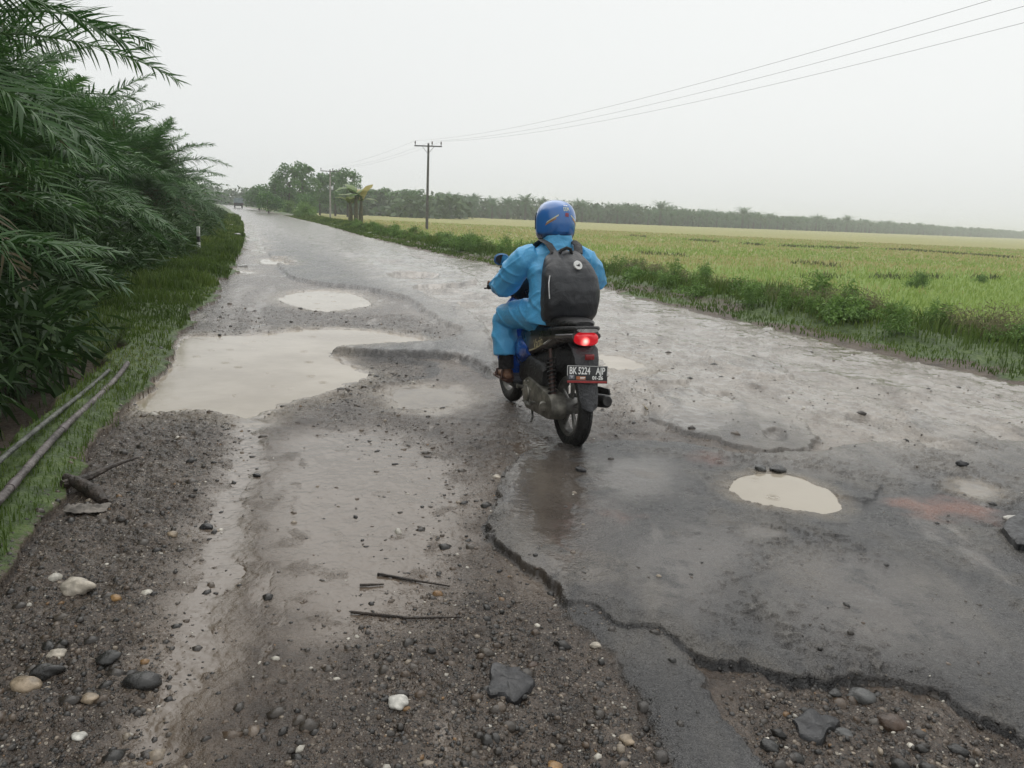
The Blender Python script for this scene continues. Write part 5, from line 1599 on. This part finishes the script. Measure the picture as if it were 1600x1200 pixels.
# ------------------------------------------------------------------ pipes, post, branch, rag, sticks
def gp(px, py, dz=0.0):
    p = at(px, py); return (p[0], p[1], float(ground_z(p[0], p[1])[0]) + dz)
def gline(pts, dz, n=24):
    w = site(pts)
    out = []
    for i in range(n + 1):
        q = i / n * (len(w) - 1); k = min(int(q), len(w) - 2); f = q - k
        p = w[k] * (1 - f) + w[k + 1] * f
        out.append((p[0], p[1], float(ground_z(p[0], p[1])[0]) + dz))
    return out
P0 = site([(-120, 905), (0, 812), (100, 690), (200, 566)], .10)
M_pvc = plain('grey_plastic_pipe', (.115, .10, .095), .55, var=.5, scale=7, bump=.3)
pts = [(P0[0][0], P0[0][1], .10)] + [(P0[0][0] * (1 - f) + P0[-1][0] * f + .02 * math.sin(9 * f), P0[0][1] * (1 - f) + P0[-1][1] * f, .10 + .016 * math.sin(7 * f)) for f in np.linspace(.05, .98, 26)]
pr = empty('pipe'); tag(pr, 'thicker grey plastic pipe lying along the verge, nearer the road', 'pipe')
Geo().tube(pts, .020, 16).build('tube', M_pvc, pr)
for f in (6, 13, 20):
    a, b = np.array(pts[f]), np.array(pts[f + 1]); d = (b - a) / np.linalg.norm(b - a)
    Geo().tube([a - d * .05, a + d * .05], .0235, 16).build('coupling', plain('pipe_joint', (.12, .10, .10), .5), pr)
P1 = site([(-140, 850), (0, 738), (75, 655), (170, 575)], .12)
M_pvcb = plain('greenish_plastic_pipe', (.085, .09, .075), .55, var=.5, scale=7, bump=.3)
pts = [(P1[0][0] * (1 - f) + P1[-1][0] * f, P1[0][1] * (1 - f) + P1[-1][1] * f, .12 + .02 * math.sin(5 * f)) for f in np.linspace(0, 1, 24)]
o = Geo().tube(pts, .015, 14).build('pipe', M_pvcb); tag(o, 'thinner greenish pipe hanging over the drain under the palms', 'pipe')

M_white = plain('chipped_white_paint', (.55, .56, .52), .6, var=.3, scale=8)
p = at(311, 402)
o = empty('marker_post', (p[0], p[1], float(ground_z(*p)[0])), .2); o.rotation_euler = (0, R_(1), 0)
tag(o, 'thin white roadside marker post with a dark band on the left verge', 'marker post')
Geo().box((0, 0, .10), (.075, .075, .40)).box((0, 0, .575), (.075, .075, .25)).build('post', M_white, o, bevel=.012)
Geo().box((0, 0, .375), (.072, .072, .15)).build('band', plain('dark_band', (.04, .035, .035), .6), o)
M_wood = plain('wet_dead_wood', (.035, .026, .02), .6, var=.5, scale=14, bump=.6)
b = [gp(98, 770, .02), gp(140, 757, .035), gp(178, 740, .05), gp(216, 722, .035)]
g = Geo().tube(b, [.020, .022, .012, .007], 8)
g.tube([gp(104, 762, .03), gp(128, 770, .03), gp(150, 778, .03), gp(163, 787, .012)], [.022, .034, .036, .022], 10)
tag(g.build('branch', M_wood), 'dark forked dead branch lying on the mud beside the left grass', 'branch')
for pts, lab in (([(590, 893), (640, 900), (703, 912)], 'thin twig lying on the wet gravel, upper one of the pair'), ([(548, 953), (640, 958), (722, 966)], 'longer thin twig lying on the wet gravel, lower one of the pair'), ([(562, 911), (580, 910), (600, 909)], 'shortest twig lying left of the twig pair on the gravel')):
    w = [gp(*q, .008) for q in pts]
    tag(Geo().tube(w, [.006, .0055, .003], 7).build('twig', M_wood), lab, 'twig')
tag(Geo().tube([gp(880, 640, .005), gp(1012, 642, .012), gp(1004, 634, .018)][1:], [.006, .003], 6).build('twig', plain('pale_straw', (.25, .2, .12), .7)), 'short pale straw at the pothole edge right of the scooter', 'twig')
rr = np.random.default_rng(31)
def rag(px, py, w, d, h, mat, name, label, cat, seed, dz=0.0):
    x, y, z = gp(px, py, dz)
    n = 22
    u, v = np.meshgrid(np.linspace(-1, 1, n), np.linspace(-1, 1, n))
    e = 1 + .25 * vnoise(np.arctan2(v, u) * 2 + seed, u * 0 + seed, seed)
    X, Y = u * w * e, v * d * e
    Z = h * (.6 * np.abs(fbm(X / w, Y / d, 2.2, 3, seed)) * 2 + .5 * (1 - u * u) * (1 - v * v)) + .004
    V = np.stack([X, Y, Z], -1).reshape(-1, 3)
    idx = np.arange(n * n).reshape(n, n)
    Q = np.stack([idx[:-1, :-1], idx[:-1, 1:], idx[1:, 1:], idx[1:, :-1]], -1).reshape(-1, 4)
    me = mesh_np(name, V, Q, mat)
    o = obj(name, me); o.location = (x, y, z); o.rotation_euler = (0, 0, rr.uniform(-.3, .3))
    m = o.modifiers.new('cloth', 'SOLIDIFY'); m.thickness = .003
    tag(o, label, cat)
rag(136, 797, .095, .040, .03, plain('dirty_rag_cloth', (.20, .18, .16), .8, var=.5, scale=12), 'rag', 'crumpled dirty pale rag beside the dead branch', 'rag', 3)
M_lit = plain('white_plastic_bag', (.55, .55, .53), .5, var=.15)
for i, (px, py, w, lab) in enumerate([(268, 416, .10, 'torn white plastic scrap on the grass, nearest on the left verge'), (349, 358, .13, 'white plastic scrap in the grass right of the marker post'), (362, 357, .13, 'white plastic scrap at the edge of the grass closest to the road'),
        (342, 367, .10, 'small white plastic scrap just right of the marker post top'), (372, 374, .10, 'greenish white scrap low in the grass near the road edge'), (319, 351, .16, 'pale scrap in the dark growth above the marker post'), (332, 339, .2, 'farthest pale scrap in the growth on the left verge'), (380, 416, .10, 'white lump of litter beside the small verge puddle')]):
    rag(px, py, w, w * .7, w * .5, M_lit, 'plastic_scrap', lab, 'litter', 10 + i, .10 if px < 375 else 0)

# ------------------------------------------------------------------ stones
def stone_verts(r, sub=2, flat=.62):
    bm = bmesh.new()
    bmesh.ops.create_icosphere(bm, subdivisions=sub, radius=1.0)
    V = np.array([v.co[:] for v in bm.verts]); F = np.array([[v.index for v in f.verts] for f in bm.faces])
    bm.free()
    s = r.uniform(0, 99)
    k = 1 + .48 * fbm(V[:, 0] + s + V[:, 2] * .7, V[:, 1] - s + V[:, 2] * .6, 1.0, 3, 3)
    V = V * k[:, None] * np.array([1, r.uniform(.62, .9), flat * r.uniform(.8, 1.15)])
    return V, F
def stone_mat(name, col, rough=.35):
    t = MT(name)
    c = t.mix(t.mr(t.noise(18, 5, .65), .35, .68), tuple(x * .55 for x in col), tuple(min(1, x * 1.25) for x in col))
    return t.bsdf(c, t.mr(t.noise(40, 3), .3, .7, rough * .7, rough * 1.4), normal=t.bump(t.noise(45, 4, .7), .5, .01)).done()
SM = {'dark': stone_mat('dark_wet_stone', (.030, .029, .028), .3), 'tan': stone_mat('tan_stone', (.30, .235, .165)), 'pale': stone_mat('pale_stone', (.46, .41, .34), .5),
      'white': stone_mat('white_stone', (.60, .58, .53), .5), 'grey': stone_mat('grey_stone', (.085, .085, .083)), 'brown': stone_mat('brown_stone', (.075, .048, .033)), 'amber': stone_mat('amber_stone', (.32, .19, .08)),
      'tar': stone_mat('tar_lump', (.022, .022, .024), .4)}
STONES = [(122, 924, 19, 'pale', 'pale flat stone lying alone on the dark gravel at left'), (40, 1076, 20, 'tan', 'tan pinkish stone near the lower left corner'), (73, 1052, 18, 'dark', 'dark stone beside the tan pinkish one near the lower left corner'),
    (221, 1066, 22, 'dark', 'large round black stone on the gravel left of the wet wheel track'), (171, 1034, 16, 'dark', 'dark stone between the pale ones left of the large black stone'), (622, 1099, 16, 'white', 'cream white stone alone on the mud at bottom centre'),
    (90, 1028, 11, 'pale', 'small pale stone above the tan pinkish stone at lower left'), (1346, 1088, 20, 'grey', 'smooth dark grey oval pebble under the broken asphalt lip'), (1305, 1084, 10, 'dark', 'small dark stone left of the oval pebble under the asphalt lip'),
    (1394, 1131, 19, 'brown', 'blocky dark brown stone in the mud below the asphalt lip'), (1202, 1168, 15, 'dark', 'rounded dark stone against the tar tongue at the bottom'), (979, 1157, 12, 'tan', 'tan round stone left of the tar tongue at the bottom'),
    (906, 749, 9, 'tar', 'black clod on the wet asphalt just below the rear wheel'), (1187, 748, 9, 'grey', 'grey stone at the far rim of the beige puddle, left of two'), (1213, 749, 13, 'dark', 'dark flat stone at the far rim of the beige puddle, right of two'),
    (1586, 831, 14, 'white', 'white stone at the right edge of the picture beside the dark slab'), (777, 744, 7, 'pale', 'small pale stone at the head of the broken asphalt edge'), (125, 1153, 9, 'white', 'white pebble near the bottom left edge'),
    (867, 1190, 12, 'amber', 'amber stone at the bottom edge left of the tar tongue'), (141, 1090, 13, 'tan', 'tan broken stone between the tan pinkish and the large black stone'), (1320, 1146, 13, 'grey', 'grey pebble beside the tar stain at lower right'),
    (270, 836, 8, 'tan', 'small tan stone on the left gravel above the pale flat stone'), (182, 940, 8, 'amber', 'small amber stone just right of the pale flat stone'), (1498, 1172, 12, 'dark', 'dark stone near the lower right corner in the mud'),
    (402, 740, 6, 'tar', 'small black clod in the wet wheel track at left'), (322, 820, 10, 'tar', 'black clod on the left rim of the wet wheel track'), (832, 1030, 10, 'brown', 'brown stone among gravel beside the broken asphalt edge'),
    (930, 1010, 9, 'pale', 'pale stone right under the broken asphalt edge'), (1500, 740, 8, 'tar', 'black clod on the mud above the red brick stain')]
for i, (px, py, wpx, k, lab) in enumerate(STONES):
    x, y, z = gp(px, py)
    s = wpx / FPX * math.hypot(math.hypot(x, y), 1.3)
    V, F = stone_verts(rr, 3, .55)
    o = obj('stone', mesh_np('stone', V * s, F, SM[k])); o.location = (x, y, z + s * .16); o.rotation_euler = (0, 0, rr.uniform(-.6, .6))
    tag(o, lab, 'stone')
# broken-off sheets of tar
for px, py, w, d, lab, ds in [(793, 1066, 34, 28, 'rippled black sheet of loose tar on the gravel at bottom centre', .010), (1272, 1140, 34, 22, 'black tar stain sheet in the mud below the asphalt lip', .004), (1600, 852, 30, 30, 'dark grey loose slab at the right picture edge under the white stone', .03)]:
    c = site([(px + w * math.cos(a) * (1 + .25 * math.sin(3 * a + px)), py + d * math.sin(a) * (1 + .2 * math.sin(4 * a + py))) for a in np.arange(40) * math.pi / 20])
    c = c + .012 * np.stack([vnoise(c[:, 0] * 25, c[:, 1] * 25, 3), vnoise(c[:, 0] * 25, c[:, 1] * 25, 4)], 1)
    m = c.mean(0)
    rings = []
    for f, hh in ((1.03, -.03), (1.0, ds), (.93, ds + .006), (.7, ds + .009), (.4, ds + .008), (.05, ds + .009)):
        q = m + (c - m) * f
        zz = ground_z(q[:, 0], q[:, 1])
        if f < 1.02: zz = np.maximum(zz, np.median(zz)) + (.003 * np.sin(q[:, 1] * 170 + 2 * np.sin(q[:, 0] * 30)) if px == 793 else 0)
        rings.append(np.column_stack([q, zz + hh]))
    tag(Geo().loft(rings).build('tar_flake', SM['tar']), lab, 'tar flake')
# gravel: thousands of pebbles, one mass
r = np.random.default_rng(41)
n = 90000
y = 1.5 + 11.5 * r.random(n) ** 2.2
a = r.uniform(-.80, .80, n)
x = y * np.tan(a)
l, rt = edges(y)
k = (x > l - .1) & (x < rt + .1)
x, y = x[k], y[k]
wx, wy, slab, tong, far, asph, wet, grav, red, patch = road_masks(x, y)
left_sh = sstep(1.1, .2, (x - edges(y)[0]))
dens = np.clip(grav * .85 + .07 + .35 * left_sh, 0, 1) * (1 - .93 * asph) + .035 * asph * (y < 7) * (fbm(x, y, 1.4, 3, 141) > .0) + .55 * sstep(-.13, -.005, slab) * (1 - sstep(-.005, .01, slab)) * (y < 5) + .10 * (x - edges(y)[0] > 3.5) * (y > 5) * (1 - .82 * np.clip(wet, 0, 1)) * np.clip(.75 + 1.2 * fbm(x, y, 1.8, 3, 121), .05, 1.3)
for nme, p, z, d, w in PUDW: dens = dens * (1 - sstep(-.02, .05, sdist(p, x, y)) * .98)
dens = dens * (1 - sstep(6, 12, y) * .55)
k = r.random(len(x)) < dens
x, y = x[k], y[k]
x, y = x[:19000], y[:19000]
n = len(x)
size = np.clip(r.lognormal(math.log(.0046), .70, n), .0022, .034) * (1 + .03 * np.hypot(x, y))
z = ground_z(x, y)
kinds = [stone_verts(r, 1, .7) for _ in range(8)]
colk = np.array([(.020, .018, .016), (.036, .030, .025), (.058, .047, .037), (.082, .058, .040), (.13, .10, .075), (.26, .215, .165), (.48, .45, .39), (.20, .115, .05)])
VV, FF, CC, nn = [], [], [], 0
pick = r.integers(0, 8, n); rot = r.uniform(0, 6.28, n); ci = r.choice(8, n, p=[.27, .25, .19, .12, .08, .045, .03, .015])
for j in range(8):
    m = np.nonzero(pick == j)[0]
    v, f = kinds[j]
    c, s = np.cos(rot[m])[:, None], np.sin(rot[m])[:, None]
    sz = size[m][:, None]
    X = (v[None, :, 0] * c - v[None, :, 1] * s) * sz + x[m][:, None]
    Y = (v[None, :, 0] * s + v[None, :, 1] * c) * sz + y[m][:, None]
    Z = v[None, :, 2] * sz + z[m][:, None] - sz * .22
    VV.append(np.stack([X, Y, Z], -1).reshape(-1, 3))
    FF.append((f[None] + (np.arange(len(m)) * len(v))[:, None, None]).reshape(-1, 3) + nn)
    cc = np.repeat(colk[ci[m]] * r.uniform(.75, 1.25, (len(m), 1)), len(v), 0)
    CC.append(np.column_stack([cc, np.ones(len(cc))])); nn += len(VV[-1])
t = MT('gravel_stone')
c = t.attr('stone').outputs['Color']
t.bsdf(t.mix(t.mr(t.noise(90, 3), .35, .65), t.n('HueSaturation', {'Color': c, 'Value': .7}).outputs[0], c), .32, normal=t.bump(t.noise(160, 2), .4, .004))
tag(obj('gravel', mesh_np('gravel', np.concatenate(VV), np.concatenate(FF), t.done(), False, {'stone': np.concatenate(CC)})), 'loose wet gravel and pebbles scattered over the muddy road', 'gravel', kind='stuff')

# ------------------------------------------------------------------ rain haze
hz = bpy.data.materials.new('rain_haze')
hz.use_nodes = True
ht = hz.node_tree
ht.nodes.clear()
pv = ht.nodes.new('ShaderNodeVolumePrincipled')
pv.inputs['Color'].default_value = (.93, .95, .95, 1)
pv.inputs['Density'].default_value = .00085
pv.inputs['Anisotropy'].default_value = .2
ho = ht.nodes.new('ShaderNodeOutputMaterial')
ht.links.new(pv.outputs[0], ho.inputs['Volume'])
g = Geo().box((0, 0, 7.0), (12400, 12400, 18.4))
o = g.build('haze', hz, smooth=False)
tag(o, 'thin grey rain haze hanging over the road and the field', 'haze', kind='stuff')
import OpenImageIO as oiio, sys, numpy as np
b=oiio.ImageBuf(sys.argv[1] if len(sys.argv)>1 else '/workdir/render_main.png'); a=b.get_pixels(oiio.UINT8)[...,:3]
for n,(x,y) in dict(sky_top=(800,60),sky_mid=(1200,200),sky_low=(700,260),palm=(100,200),palm2=(200,330),puddle=(400,560),puddL=(260,600),beige=(1230,790),slab=(1100,900),gravel=(150,950),track=(330,900),rroad=(1200,560),rr2=(1300,650),field=(1300,400),fieldg=(1450,460),tree=(480,300),plant=(1000,335),farroad=(480,380),jack=(820,430),bag=(890,450),helm=(865,345),jk=(865,400),jk2=(800,410),leg=(790,520),grass=(340,430),weeds=(1250,500)).items():
    X,Y=int(x*.64),int(y*.64); print(n,a[Y-4:Y+5,X-4:X+5].reshape(-1,3).mean(0).astype(int))
